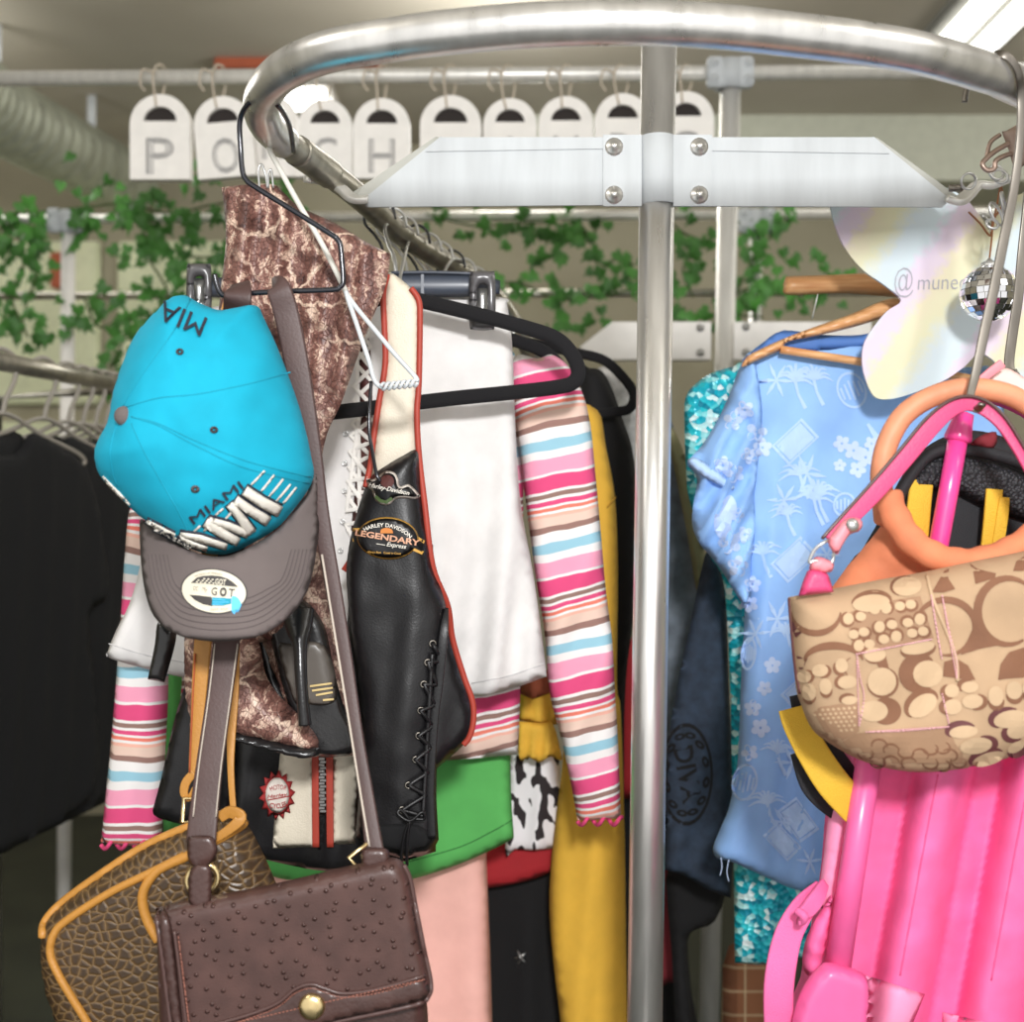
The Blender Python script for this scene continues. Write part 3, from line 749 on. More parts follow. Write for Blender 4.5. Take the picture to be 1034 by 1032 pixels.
# pole, from above the rail down to its base
top, bot = W(667, -60, 1.35), W(651, 1032, 1.35)
z0 = .02; dirv = (bot - top) / (top.z - bot.z)
build('pole', sweep([top, top + dirv * (top.z - z0)], circ(.0202, 24)), M['chrome'], RK)
pf = top + dirv * (top.z - z0)
RK.location.x  # the thing stands where the pole stands
build('base_foot', MD().merge(box(pf.x - .42, pf.x + .42, 1.33, 1.37, .0, .03, .006)).merge(box(pf.x - .02, pf.x + .02, .93, 1.77, .0, .028, .006)), M['chrome'], RK)
pc = W(664.5, 172, 1.35)
build('collar', lathe(W(664, 208, 1.35), (-.012, 0, 1), [(.0205, 0), (.0226, .001), (.0226, .0765), (.0205, .0775)], 24), M['galv'], RK)
for side in (-1, 1):
    if side < 0:
        face = [(610, 139), (447, 139), (368, 203), (372, 209), (610, 207)]; lip = [(612, 138.5), (447, 138.5), (430, 153), (612, 150)]
        ear = [(609, 136), (648, 136), (648, 208), (609, 208)]; bx = (620, 620); chan = [(449, 139), (436, 138), (352, 197), (372, 209)]
        tip = [(372, 201, 1.335, 14), (357, 201, 1.336, 13), (346, 192, 1.342, 12), (336, 185, 1.35, 11), (322, 183, 1.34, 10), (310, 181, 1.32, 9)]
    else:
        face = [(718, 139), (880, 139), (958, 203), (952, 209), (718, 208)]; lip = [(716, 138.5), (880, 138.5), (898, 155), (716, 152)]
        ear = [(680, 136), (719, 136), (719, 208), (680, 208)]; bx = (706, 706); chan = [(878, 139), (886, 139), (976, 203), (958, 209)]
        tip = [(955, 200, 1.335, 15), (968, 203, 1.336, 15), (978, 196, 1.342, 13), (988, 187, 1.35, 11), (1004, 187, 1.345, 10), (1022, 180, 1.33, 9)]
    arm = build('arm', sheet(face, 1.338, step=14, board=.003).merge(sheet(face[:2] + [face[2], face[2]] + [face[4]], 1.366, step=16, board=.002)), M['galv'], RK)
    # bent-over top flange and folded end
    a, b = W(face[0][0], 139, 1.338), W(face[1][0], 139, 1.338)
    x0, x1 = min(a.x, b.x), max(a.x, b.x)
    build('top_flange', box(x0, x1, 1.338, 1.368, a.z - .0025, a.z + .0005, .001).merge(sheet(lip, 1.3365, step=12, board=.0015)), M['galv'], arm)
    p, q = W(*face[1], 1.338), W(*face[2], 1.338); e = Vector((0, .03, 0)); t = Vector((.0022 * side, 0, .0015))
    build('end_flange', MD().add([p, q, q + e, p + e, p + t, q + t, q + e + t, p + e + t], [(0, 1, 2, 3), (7, 6, 5, 4), (0, 4, 5, 1), (1, 5, 6, 2), (2, 6, 7, 3), (3, 7, 4, 0)], None, 0, False), M['galv'], arm)
    build('tip_strap', strap(tip, .0075, 8, (0, -.5, 1)), M['railmetal'], arm)
    fe = [(447, 139), (440, 138), (352, 197), (358, 203), (368, 204)] if side < 0 else [(880, 139), (886, 139), (974, 203), (966, 207), (958, 204)]
    build('folded_end', sheet(fe, lambda x, y: 1.339 + .0022 * max(0, abs(x - fe[0][0]) * 0 + (2 if (x, y) in fe[1:3] else 0)), step=14, board=.002), mat('darker_galvanised', (168, 168, 160), .6), arm)  # folded strip in a darker grey than the arm face
    er = build('clamp_ear', sheet(ear, 1.3345, step=14, board=.0035), M['galv'], RK)
    for y in (148.5, 197): build('bolt', bolt(W(bx[0], y, 1.3345), .0075), M['chrome'], er)

# ------------------------------------------------------------------ left: hangers
WH = thing('wire_hanger', W(262, 112, 1.13), 'angular black wire hanger on the rail carrying the bag straps', 'hanger')
build('frame', tube([(296.5, 153, 1.2), (293.5, 132, 1.15), (288, 117, 1.115), (279, 105, 1.09), (268, 99, 1.09), (252, 104, 1.1), (242.5, 121, 1.115), (243, 150, 1.12), (245, 173, 1.12), (249, 182, 1.12), (258, 189, 1.12), (300, 215, 1.12), (335, 237, 1.12), (340, 241, 1.12), (343.5, 247, 1.12), (345, 260, 1.12), (346.5, 284, 1.12), (343, 290, 1.12), (336, 292.5, 1.12), (295, 294, 1.12), (254, 296, 1.12), (229, 298.5, 1.12), (223, 296, 1.12), (219, 288, 1.12), (216.5, 277, 1.12)], .0026, 6), M['blackwire'], WH)

PH = thing('plastic_hanger', W(275, 150, 1.2), 'thin white rod hanger with a twisted wire triangle, slanting across the boots', 'hanger')
build('rod', tube([(279, 128, 1.215), (272, 148, 1.19), (281, 168, 1.185), (303, 208, 1.18), (325, 246, 1.178), (349, 294, 1.175)], .0028, 6), M['whiteplastic'], PH)
build('triangle', tube([(349, 294, 1.175), (352, 304, 1.175), (362, 333, 1.172), (373, 366, 1.17), (376, 378, 1.17), (380, 387, 1.17), (386, 391, 1.17)], .0024, 6).merge(
      tube([(421, 385, 1.17), (419, 380, 1.17), (400, 359, 1.17), (380, 335, 1.172), (361, 312, 1.175), (349, 295, 1.177), (345, 284, 1.178)], .0024, 6)), M['clearplastic'], PH)
build('twist', sweep([W(385 + 37 * s, 390.5 - 4 * s + 3.2 * math.sin(s * 22), 1.17) + Vector((0, .003 * math.cos(s * 22), 0)) for s in np.linspace(0, 1, 60)], circ(.0017, 8)).merge(
      sweep([W(385 + 37 * s, 390.5 - 4 * s - 3.2 * math.sin(s * 22), 1.17) + Vector((0, -.003 * math.cos(s * 22), 0)) for s in np.linspace(0, 1, 60)], circ(.0017, 8))), M['clearplastic'], PH)

CH = thing('clip_hanger', W(400, 232, 1.42), 'grey plastic clip hanger gripping the waist of the white lace-up skirt', 'hanger')
build('bar', sheet([(190, 281), (398, 276), (470, 276), (505, 283), (505, 297), (470, 300), (398, 301), (190, 300)], 1.40, .004, .004, 4, 9), M['greyplastic'], CH)
build('bar_rib', tube([(395, 275.5, 1.398), (440, 275, 1.398), (492, 277, 1.398)], .002, 4).merge(sheet([(425, 277), (428, 277), (428, 299), (425, 299)], 1.394, step=8, board=.003)), M['greyplastic'], CH)
build('hook', tube([(401, 222, 1.49), (389, 228, 1.46), (392, 246, 1.44), (398, 260, 1.41), (400, 277, 1.402)], .0024, 6), M['steel'], CH)
for cx, cy, s in ((487, 303, 1), (201, 294, .95)):
    def cp(pts): return [(cx + x * s, cy + y * s) for x, y in pts]
    cl = build('clip', sheet(sm(cp([(-13, -24), (-8, -29), (8, -29), (13, -24), (13, 24), (8, 30), (-8, 30), (-13, 24)]), 4), 1.375, .006, .006, 6, 5, holes=[sm(cp([(-4, -14), (4, -14), (5, 0), (4, 17), (-4, 17), (-5, 0)]), 4)]), M['clipgrey'], CH)
    build('clip_spring', sheet(cp([(-5, -12), (5, -12), (5, 17), (-5, 17)]), 1.379, .003, .002, 4, 5), M['steel'], cl)

def velvet_hanger(loc, pts, lab, hook, r=(7.5, .005)):
    t = thing('velvet_hanger', W(*loc), lab, 'hanger', 'black velvet hangers')
    q = cr(pts, 6, True); d = pts[0][2]
    build('body', sweep([W(*p) for p in q], rrect(2 * r[0] / F * d, r[1] * 2), True, None, (0, -1, 0)), M['velvet'], t)
    build('hook', tube(hook, .0021, 6), M['steel'], t); return t
velvet_hanger((410, 238, 1.52), [(405, 298, 1.355), (426, 304, 1.355), (480, 317, 1.355), (535, 332, 1.355), (562, 342, 1.355), (577, 357, 1.355), (584, 374, 1.355), (579, 386, 1.355), (562, 391, 1.355), (520, 396, 1.355), (460, 402, 1.355), (400, 409, 1.355), (340, 416, 1.355), (290, 420, 1.355), (262, 410, 1.36), (268, 380, 1.36), (330, 330, 1.357), (390, 298, 1.355)],
              'black velvet hanger crossing in front of the white lace-up skirt', [(428, 245, 1.58), (414, 243, 1.54), (409, 258, 1.45), (404, 282, 1.37), (405, 297, 1.356)])
velvet_hanger((440, 255, 1.6), [(440, 328, 1.475), (505, 340, 1.475), (545, 353, 1.475), (562, 366, 1.475), (571, 384, 1.475), (572, 402, 1.475), (562, 411, 1.475), (530, 413.5, 1.475), (480, 414, 1.475), (420, 415, 1.475), (340, 400, 1.475), (380, 345, 1.475)],
              'black velvet hanger inside the neck of the striped top', [(470, 266, 1.67), (458, 262, 1.62), (448, 276, 1.55), (440, 305, 1.48), (440, 327, 1.476)], (6.5, .005))
velvet_hanger((490, 280, 1.72), [(520, 345, 1.7), (580, 356, 1.7), (610, 364, 1.7), (630, 382, 1.7), (640, 398, 1.7), (636, 412, 1.7), (620, 416, 1.7), (560, 421, 1.7), (500, 420, 1.7), (470, 400, 1.7), (490, 360, 1.7)],
              'black velvet hanger just left of the pole', [(498, 285, 1.76), (488, 282, 1.73), (500, 300, 1.71), (516, 330, 1.7), (520, 344, 1.7)], (5, .0045))
# row of hanger hooks left on the back arc
for i in range(9):
    s = i / 8; x = 384 + 96 * s; y = 218 + 66 * s; d = 1.475 + .24 * s
    r = .0205 / d * F
    tag(build('hanger_hook', tube([(x + r * .9, y + r * .2, d), (x + r * .7, y - r * .6, d), (x, y - r, d), (x - r * .8, y - r * .5, d), (x - r * .95, y + r * .4, d), (x - r * .3, y + r * 1.2, d + .004), (x + 2, y + r * 2.0, d + .005), (x + 3, y + r * 3.4, d + .005)], .0019, 5), M['steel'] if i % 3 else M['blackwire']),
        ['shiny hook nearest the left arm tip on the rail', 'second hook from the left arm tip on the rail', 'third hook from the left arm tip on the rail', 'fourth hook from the left arm tip on the rail', 'fifth hook from the left arm tip on the rail', 'fourth hook from the clip hanger end of the rail', 'third hook from the clip hanger end of the rail', 'second hook from the clip hanger end of the rail', 'hook closest to the grey clip hanger on the rail'][i], 'hook', 'hanger hooks along the back rail')

# ------------------------------------------------------------------ left: garments from front to back
# python print boots
B1 = thing('ankle_boot', W(250, 188, 1.22), 'tall python print boot with its toe on show at lower left', 'boot', 'python print boots')
shaft = [(224, 189), (224, 189), (240, 187), (255, 186), (276, 186), (286, 194), (301, 208), (318, 216), (336, 224), (355, 235), (371, 245), (394, 256), (394, 256), (393, 270), (388, 293), (375, 324), (363, 355), (345, 406), (330, 439), (322, 480), (318, 520), (310, 560), (296, 600), (284, 640), (258, 650), (210, 655), (186, 652), (186, 652), (190, 560), (205, 470), (215, 380), (222, 300), (228, 240)]
bs = build('shaft', sheet(sm(shaft, 4), 1.225, .016, .014, 14, 5, [(.008, 36, .1, .4, 186, 215)], .005, 40), M['snake'], B1)
foot = [(186, 645), (186, 645), (250, 640), (262, 650), (268, 680), (280, 700), (296, 716), (312, 733), (321, 746), (321, 756), (318, 757), (300, 755), (236, 740), (200, 733), (188, 700)]
build('foot', sheet(sm(foot, 4), 1.215, .03, .02, 20, 5, (), .003, 40), M['snake'], B1)
build('rubber_sole', sheet(sm([(196, 728), (236, 737), (280, 748), (318, 755), (322, 757), (320, 764), (300, 765), (270, 757), (236, 748), (196, 739)], 3), 1.2, .016, .02, 5, 4), M['sole'], B1)
build('heel', sheet(sm([(160, 628), (176, 634), (177, 650), (166, 689), (166, 689), (149, 686), (149, 686), (156, 652)], 4), 1.21, .010, .010, 7, 4), M['sole'], B1)
build('pull_tab', tube([(262, 190, 1.205), (261, 172, 1.2), (264, 166, 1.2), (268, 176, 1.2), (270, 190, 1.205)], .0012, 5, seg=6).merge(tube([(271, 190, 1.205), (271, 175, 1.2), (274, 172, 1.2), (276, 190, 1.205)], .0012, 5, seg=6)), M['steel'], B1)
B2 = thing('ankle_boot', W(330, 560, 1.25), 'python print boot showing its black underside and stiletto heel', 'boot', 'python print boots')
build('upper', sheet(sm([(296, 560), (296, 560), (322, 545), (338, 575), (338, 575), (345, 625), (354, 690), (362, 735), (362, 760), (340, 764), (318, 762), (296, 730), (280, 690), (268, 660), (264, 640), (280, 600)], 4), 1.25, .016, .016, 12, 5), M['snake'], B2)
so = build('sole', sheet(sm([(272, 632), (282, 612), (298, 606), (310, 608), (322, 622), (330, 640), (338, 680), (347, 712), (357, 735), (360, 752), (352, 762), (330, 764), (312, 757), (300, 738), (290, 706), (280, 672)], 4), 1.228, .010, .004, 8, 4), M['sole'], B2)
build('lining', sheet(sm([(281, 654), (294, 650), (318, 648), (333, 660), (341, 700), (330, 712), (306, 710), (296, 706)], 4), onto(so, 1.22, .001), .002, .001, 5, 5), M['white_leather'], B2)
build('gold_stamp', text_md('VERO CUOIO', 325, 691, 4.2, onto(so, 1.22, .004), 12, 22).merge(text_md('LEATHER', 326, 698, 4, onto(so, 1.22, .004), 12, 18)).merge(text_md('SOLE 39', 328, 705, 4, onto(so, 1.22, .004), 12, 16)) if False else
      MD().merge(sheet(stroke([(313, 693), (335, 690)], 2), 1.212, step=5, board=.0006)).merge(sheet(stroke([(315, 697.5), (336, 694.5)], 2), 1.212, step=5, board=.0006)).merge(sheet(stroke([(319, 702), (336, 699)], 2), 1.212, step=5, board=.0006)).merge(sheet(stroke([(326, 707), (337, 706)], 2), 1.212, step=5, board=.0006)), M['goldink'], B2)
build('black_wedge', sheet(sm([(256, 636), (268, 634), (274, 660), (282, 690), (292, 712), (288, 718), (272, 700), (262, 670)], 4), 1.245, .004, .003, 5, 4), M['sole'], B2)  # black wedge filling the gap between foot and upper
hq = cr([(301, 618, 1.205, 34), (302, 636, 1.195, 26), (303, 654, 1.185, 15), (304, 680, 1.178, 12.5), (306, 710, 1.175, 12.5), (308, 732, 1.175, 13.5)], 8)
build('stiletto_heel', sweep([W(*p[:3]) for p in hq], circ(.5, 16), False, [(p[3] / F * p[2], min(.02, p[3] / F * p[2] * 1.1)) for p in hq]), M['sole'], B2)

# biker jacket
JK = thing('biker_jacket', W(400, 280, 1.3), 'black and cream leather biker jacket with red piping and club badges', 'jacket')
body = build('body', sheet(sm([(232, 700), (232, 700), (300, 665), (346, 640), (354, 590), (376, 510), (432, 540), (438, 574), (452, 611), (458, 645), (471, 690), (478, 714), (479, 730), (474, 745), (460, 760), (441, 776), (441, 776), (440, 860), (440, 860), (385, 876), (330, 880), (268, 868), (234, 857), (234, 857)], 3), 1.325, .014, .012, 12, 8, [(.007, 90, .1, 1, 600, 780)], .003), M['leather_black'], JK)
lw = build('left_sleeve', sheet(sm([(194, 672), (194, 672), (184, 700), (174, 735), (163, 785), (154, 818), (154, 818), (160, 826), (200, 836), (238, 840), (238, 840), (240, 680), (240, 680)], 3), 1.315, .014, .012, 12, 8), M['leather_black'], JK)
sp = build('shoulder_panel', sheet(sm([(388, 292), (392, 277), (396, 276), (405, 282), (415, 291), (423, 302), (425, 328), (424, 386), (421, 417), (423, 450), (424, 470), (415, 500), (370, 500), (370, 500), (375, 464), (378, 440), (383, 400), (388, 367), (387, 328)], 4), 1.3, .008, .008, 10, 6), M['leather_cream'], JK)
slv = build('right_sleeve', sheet(sm([(374, 482), (390, 470), (407, 460), (421, 455), (424, 480), (430, 523), (438, 574), (447, 600), (451, 625), (447, 680), (442, 730), (440, 785), (443, 848), (443, 848), (436, 858), (420, 864), (405, 866), (380, 858), (360, 846), (360, 832), (364, 780), (365, 735), (361, 690), (355, 640), (350, 590), (351, 560), (357, 530), (366, 500)], 4), 1.275, .02, .016, 22, 6, [(.003, 70, .1, .5, 540, 640)], .003, 55), M['leather_black'], JK)
build('sleeve_opening', sheet(sm([(362, 838), (380, 833), (405, 832), (424, 834), (436, 846), (428, 857), (408, 862), (384, 856)], 4), onto(slv, 1.27, .0012), .001, .0005, 4, 6), M['fringe'], JK)
for pts, nm in (([(391, 277), (387, 297), (388, 328), (389, 367), (383, 404), (377, 444), (374, 470), (369, 492)], 'red_piping'), ([(415, 291), (423, 304), (424, 328), (423, 386), (421, 417), (423, 458), (429, 510), (437, 572), (452, 611), (457, 645), (468, 682), (477, 708), (478, 728), (474, 744), (468, 752)], 'red_piping')):
    q = cr(pts, 6); fn = onto([sp, slv, body], 1.29, .001)
    dd = np.array([fn(*p) for p in q]); dd = np.minimum(dd, 1.312)
    for _ in range(6): dd = np.convolve(np.concatenate(([dd[0]] * 3, dd, [dd[-1]] * 3)), np.ones(7) / 7, 'valid')
    build(nm, sweep([W(p[0], p[1], d - .004) for p, d in zip(q, dd)], rrect(.0066, .006), False, None, (0, -1, 0)), M['red_piping'], JK)
build('neck_edge', strap([(348, 576, 1.33, 7), (355, 564, 1.325, 6), (359, 552, 1.31, 5)], .005).merge(MD()), M['red_piping'], JK)
fn = onto(body, 1.31, .0015)
pl = build('front_panel', sheet([(285, 740), (319, 740), (319, 855), (275, 857), (279, 800)], fn, .002, .001, 4, 6), M['leather_cream'], JK)
build('front_panel', sheet([(334, 740), (361, 740), (362, 800), (359, 852), (335, 853)], fn, .002, .001, 4, 6), M['leather_cream'], JK)
for x in (318.5, 333): build('zip_tape', strap([(x, 740, 1.3, 7), (x, 790, 1.3, 7), (x + .5, 855, 1.3, 7)], .004), M['red_piping'], JK)
build('zipper', sheet([(322.5, 740), (329, 740), (329, 822), (322.5, 822)], 1.305, .002, .001, 3, 5), M['greymetal'], JK)
zt = MD()
for i in range(18): zt.merge(box(*(lambda p: (p.x - .0032, p.x + .0032, p.y - .002, p.y, p.z - .0012, p.z + .0012))(W(325.7 + (.8 if i % 2 else -.8), 766 + i * 3.1, 1.302))))
build('zip_teeth', zt, M['steel'], JK)
build('zip_gap', sheet([(323, 824), (329, 824), (331, 858), (321, 858)], 1.305, .001, .001, 3, 6), M['fringe'], JK)
# gear badge
gp = []
for i in range(28):
    a = 2 * PI * i / 28 + .1; r = (20 if i % 2 else 15.2); gp.append((280 + r * .93 * math.cos(a), 803 + r * 1.3 * math.sin(a)))
bd = build('round_badge', sheet(gp, onto([pl, body], 1.3, .002), .0012, .0005, 2, 4), M['badge_red'], JK)
build('badge_face', sheet(ell(280, 803, 12, 18, 0, 24), onto(bd, 1.3, .0012), .0008, .0003, 2, 4), M['badge_white'], bd)
fb = onto(bd, 1.3, .003)
build('badge_lettering', text_md('MOTOR', 281, 794.5, 5, fb, 4, 17, 0, .0004, arc=18).merge(text_md('CYCLES', 281, 813.5, 5, fb, 6, 17, .02, .0004, arc=-20)).merge(text_md('Harley', 280, 803, 3.6, fb, 8, 21, .015, .0004, .3)).merge(sheet(stroke([(270, 808), (292, 804)], 1), lambda x, y: fb(x, y), step=4, board=.0004)), M['badge_red'], bd)
# winged badge
fs = onto([slv, sp], 1.27, .0012)
wing = sm([(370, 481), (376, 484), (382, 480), (390, 475.5), (398, 477), (402, 483), (404, 491), (412, 489), (418, 493), (425, 501), (425, 501), (419, 504), (408, 503), (400, 504), (394, 509), (386, 510), (379, 505), (375, 495), (371, 491)], 4)
w1 = build('winged_badge', sheet(wing, fs, .0012, .0004, 2, 4), M['badge_white'], JK)
def shrink(P, k):
    n = len(P); out = []
    for i in range(n):
        a, b = np.array(P[i - 1]), np.array(P[(i + 1) % n]); t = b - a; t = t / (np.hypot(*t) + 1e-9); nn = np.array([-t[1], t[0]])
        q = np.array(P[i]) + nn * k; out.append(tuple(q))
    return out
wi = shrink(wing, 2.3)
if not inside(wing, np.array([wi[8][0]]), np.array([wi[8][1]]))[0]: wi = shrink(wing, -2.3)
build('badge_face', sheet(wi, onto(w1, 1.27, .001), .0006, .0003, 2, 4), M['leather_black'], w1)
fw = onto(w1, 1.27, .0022)
build('badge_emblem', sheet(ell(391, 486, 7, 6.5), fw, step=4, board=.0004), M['badge_brown'], w1)
build('badge_arc', sheet(stroke([(379, 501), (384, 505.5), (390, 507), (396, 503)], 3.4), fw, step=4, board=.0004), M['badge_green'], w1)
build('badge_lettering', text_md('Harley-Davidson', 393, 493.5, 4.6, lambda x, y: fw(x, y) - .0004, -12, 42, .015, .0004, .25), M['thread_white'], w1)
# oval badge
C0 = (391.5, 543.5)
o1 = build('oval_badge', sheet(ell(*C0, 31.5, 21.5, .06, 30), fs, .0012, .0004, 2, 4).merge(sheet([(356, 533.5), (368, 533), (368, 536), (356, 537)], fs, step=4, board=.0008)).merge(sheet([(356, 543.5), (364, 543.5), (364, 546.5), (356, 547)], fs, step=4, board=.0008)).merge(sheet([(419, 540), (429, 546), (428, 549), (418, 544)], fs, step=4, board=.0008)).merge(sheet([(418, 553), (428, 557), (426, 560), (416, 555.5)], fs, step=4, board=.0008)), M['gold'] if False else mat('badge_gold', (214, 164, 78), .5), JK)
build('badge_face', sheet(ell(*C0, 30, 20, .06, 30), onto(o1, 1.27, .0008), .0005, .0003, 2, 4).merge(sheet([(357, 536.5), (368, 536), (424, 546), (428, 549), (426, 557), (418, 553), (364, 544), (357, 544)], onto(o1, 1.27, .0012), step=5, board=.0005)), M['leather_black'], o1)
fo = lambda x, y: onto([o1, slv], 1.27, .0026)(x, y)
build('badge_emblem', sheet(sm([(384, 538.5), (384, 538.5), (385, 534.5), (390, 533), (395.5, 534.5), (397, 538.5), (397, 538.5)], 4), fo, step=4, board=.0005), M['badge_orange'], o1)
build('badge_lettering', text_md('HARLEY DAVIDSON', 392.5, 530.5, 4, fo, -9, 52, .02, .0004, arc=40), M['thread_white'], o1)
build('badge_title', text_md('LEGENDARY', 391.5, 542.8, 6, fo, -9.5, 66, .03, .0005), M['badge_tan'], o1)
build('badge_script', text_md('Express', 400.5, 550.5, 4.5, fo, -8, 20, .015, .0004, .3).merge(sheet(stroke([(380, 549), (389, 550.5)], .7), fo, step=4, board=.0003)), M['thread_white'], o1)
build('badge_small_print', text_md('Always Best   Coast to Coast', 388, 558, 2.2, fo, -3, 34, .01, .0003), mat('badge_gold', (214, 164, 78), .5), o1)
build('tag_cord', tube([(375, 385, 1.27), (373, 412, 1.265), (373, 437, 1.262), (376, 455, 1.258), (380, 478, 1.25), (384, 486, 1.25)], .0019, 6, seg=8), M['blackwire'], JK)
# side lacing
fl = onto(slv, 1.27, .002)
eyes = [(437, 650), (432, 669), (428, 691), (425, 717.5), (423, 743), (420, 767), (412.5, 793), (406, 818)]; eyer = [(450, 645), (446, 668), (441, 692), (439, 712), (437, 733), (435, 755), (432, 780), (430, 803), (427, 824)]
for p in eyes: build('eyelet', ring(W(*p, fl(*p)), (0.15, -1, 0), .0032, .0011, 16, 6), M['greymetal'], JK)
lc = []
for i in range(len(eyes)): lc += [(*eyes[i],), (*eyer[min(i + 1, 8)],)]
build('lacing', sweep([W(x, y, fl(x, y) - .002 - (.002 if i % 2 else 0)) for i, (x, y) in enumerate(dens(lc + lc[::-1][:1], 5)[:-1])], circ(.0026, 8)), M['leather_black'], JK)
q = [(451, 615), (448, 640), (443, 690), (439, 720), (436, 760), (434, 800), (436, 846)]
build('lacing_placket', strap([(x, y, 1.262 + (.012 if i == 0 else 0), 4 if i == 0 else 9) for i, (x, y) in enumerate(q)], .006), M['leather_black'], JK)
build('lace_bow', tube([(414, 828, 1.248), (405, 818, 1.246), (402, 822, 1.244), (414, 829, 1.242), (426, 820, 1.244), (428, 827, 1.246), (414, 829, 1.244), (407, 850, 1.246), (405, 872, 1.25)], .0017, 6, seg=8).merge(tube([(414, 829, 1.243), (411, 850, 1.245), (411, 874, 1.25)], .0017, 6, seg=8)), M['leather_black'], JK)

# white lace-up skirt
SK = thing('lace_up_skirt', W(330, 310, 1.42), 'white cotton lace-up skirt clipped to the grey hanger, hem at the left and right', 'skirt')
sk = build('body', sheet(sm([(196, 312), (196, 312), (300, 300), (420, 294), (505, 300), (512, 306), (512, 306), (517, 345), (521, 442), (526, 510), (538, 577), (547, 640), (552, 683), (552, 683), (515, 696), (476, 704), (390, 704), (300, 698), (220, 690), (185, 684), (146, 675), (110, 664), (110, 655), (118, 635), (130, 611), (140, 577), (160, 480)], 4), 1.42, .012, .012, 14, 8, [(.009, 74, .12, .6, 330, 620), (.004, 33, .1, 2, 420, 660)], .004, 90), M['cotton_white'], SK)
build('hem_stitch', line_on(sk, [(110, 650), (146, 661), (188, 669)], .0008, 1.41).merge(line_on(sk, [(476, 690), (515, 682), (550, 670)], .0008, 1.41)), mat('white_thread_grey', (206, 204, 204), .8), SK)
fk = onto(sk, 1.41, .0015)
build('lacing_gap', sheet(sm([(362, 340), (372, 340), (376, 400), (374, 470), (366, 540), (356, 590), (350, 590), (354, 540), (360, 470), (363, 400)], 4), fk, .001, .0005, 3, 6), M['badge_brown'], SK)
for i, p in enumerate([(349, 438), (348, 468), (348, 496), (346, 527), (344, 556), (356, 410), (366, 530), (366, 560)]): build('eyelet', ring(W(*p, fk(*p)), (0, -1, 0), .0026, .0012, 14, 6), M['steel'], SK)
lw_ = MD()
zz = [(360, 330), (374, 350), (358, 366), (376, 386), (357, 404), (375, 424), (354, 440), (374, 460), (352, 472), (372, 496), (350, 500), (368, 526), (349, 530), (364, 556)]
build('laces', sweep([W(x, y, fk(x, y) - .002) for x, y in dens(zz + zz[::-1][:1], 6)[:-1]], rrect(.005, .0018), False, None, (0, -1, 0)).merge(
    sweep([W(x, y, fk(x, y) - .0035) for x, y in dens([(374, 336), (359, 352), (375, 372), (357, 390), (376, 410), (355, 428), (375, 446), (353, 456), (373, 482), (351, 486), (370, 512), (350, 516)] , 6)[:-13]], rrect(.005, .0018), False, None, (0, -1, 0))), M['pale_lilac'], SK)

# striped top
ST = thing('striped_top', W(545, 365, 1.5), 'long sleeved striped knit top in pinks, blues and browns', 'top')
build('body', sheet(sm([(300, 380), (420, 360), (500, 356), (520, 358), (530, 420), (528, 520), (527, 620), (524, 740), (521, 762), (521, 762), (400, 770), (180, 765), (180, 765), (200, 560)], 3), 1.5, .01, .01, 14, 9, [(.006, 80, 0, 0, 400, 700)]), M['stripes'], ST)
rs = build('right_sleeve', sheet(sm([(514, 372), (523, 358), (543, 362), (557, 358), (574, 370), (588, 396), (596, 428), (601, 476), (606, 530), (612, 598), (618, 645), (621, 699), (624, 750), (627, 826), (627, 826), (605, 828), (583, 828), (583, 828), (577, 794), (566, 743), (555, 699), (550, 640), (540, 577), (536, 545), (530, 500), (522, 440), (516, 400)], 4), 1.462, .02, .014, 20, 6, [(.004, 60, .4, 1, 520, 600)], .003, 50), M['stripes'], ST)
ls = build('left_sleeve', sheet(sm([(132, 512), (150, 520), (168, 590), (170, 690), (167, 760), (163, 850), (163, 850), (133, 854), (102, 850), (102, 850), (106, 810), (112, 750), (117, 690), (122, 620), (126, 560)], 4), 1.462, .018, .012, 18, 6, [(.003, 60, .1, 1, 520, 600)]), M['stripes_l'], ST)
build('collar', strap([(519, 388, 1.462, 9), (530, 372, 1.458, 9), (548, 366, 1.456, 9), (562, 374, 1.456, 9), (572, 388, 1.458, 8)], .005), mat('beige_rib', (206, 176, 160), .85), ST)
pinkh = mat('pink_overlock', (222, 72, 122), .8)
for x0, x1, y, d in ((583, 628, 829, 1.455), (102, 164, 853, 1.455)):
    build('frill_hem', tube([(x0 + (x1 - x0) * s, y + 4 * math.sin(s * (x1 - x0) / 2.6) + (3 if 0 else 0), d + .008 * math.cos(s * (x1 - x0) / 2.6)) for s in np.linspace(0, 1, 46)], .0026, 3, seg=8), pinkh, ST)

GS = tag(build('green_skirt', sheet(sm([(172, 660), (172, 660), (300, 620), (510, 640), (512, 700), (515, 750), (516, 800), (519, 846), (519, 846), (503, 855), (465, 872), (415, 888), (370, 893), (320, 892), (270, 884), (215, 862), (165, 844), (165, 844), (166, 750)], 3), 1.54, .014, .012, 14, 8, [(.008, 110, .1, 1, 660, 860)]), M['green']), 'bright green jersey skirt showing under the jacket', 'skirt')
tag(GS, None, None)
build('hem_seam', line_on(GS, [(413, 870), (465, 855), (500, 838), (517, 828)], .0008, 1.53).merge(line_on(GS, [(270, 868), (320, 876)], .0008, 1.53)), mat('green_thread', (52, 118, 56), .8), GS)
tag(build('pink_trousers', sheet(sm([(240, 850), (240, 850), (330, 845), (430, 850), (488, 850), (491, 865), (493, 910), (495, 960), (497, 1032), (498, 1110), (498, 1110), (300, 1110), (250, 1110)], 3), 1.6, .014, .012, 16, 9, [(.006, 90, 0, 1.5, 850, 950)]), M['salmon']), 'salmon pink trousers hanging below the green skirt', 'trousers')
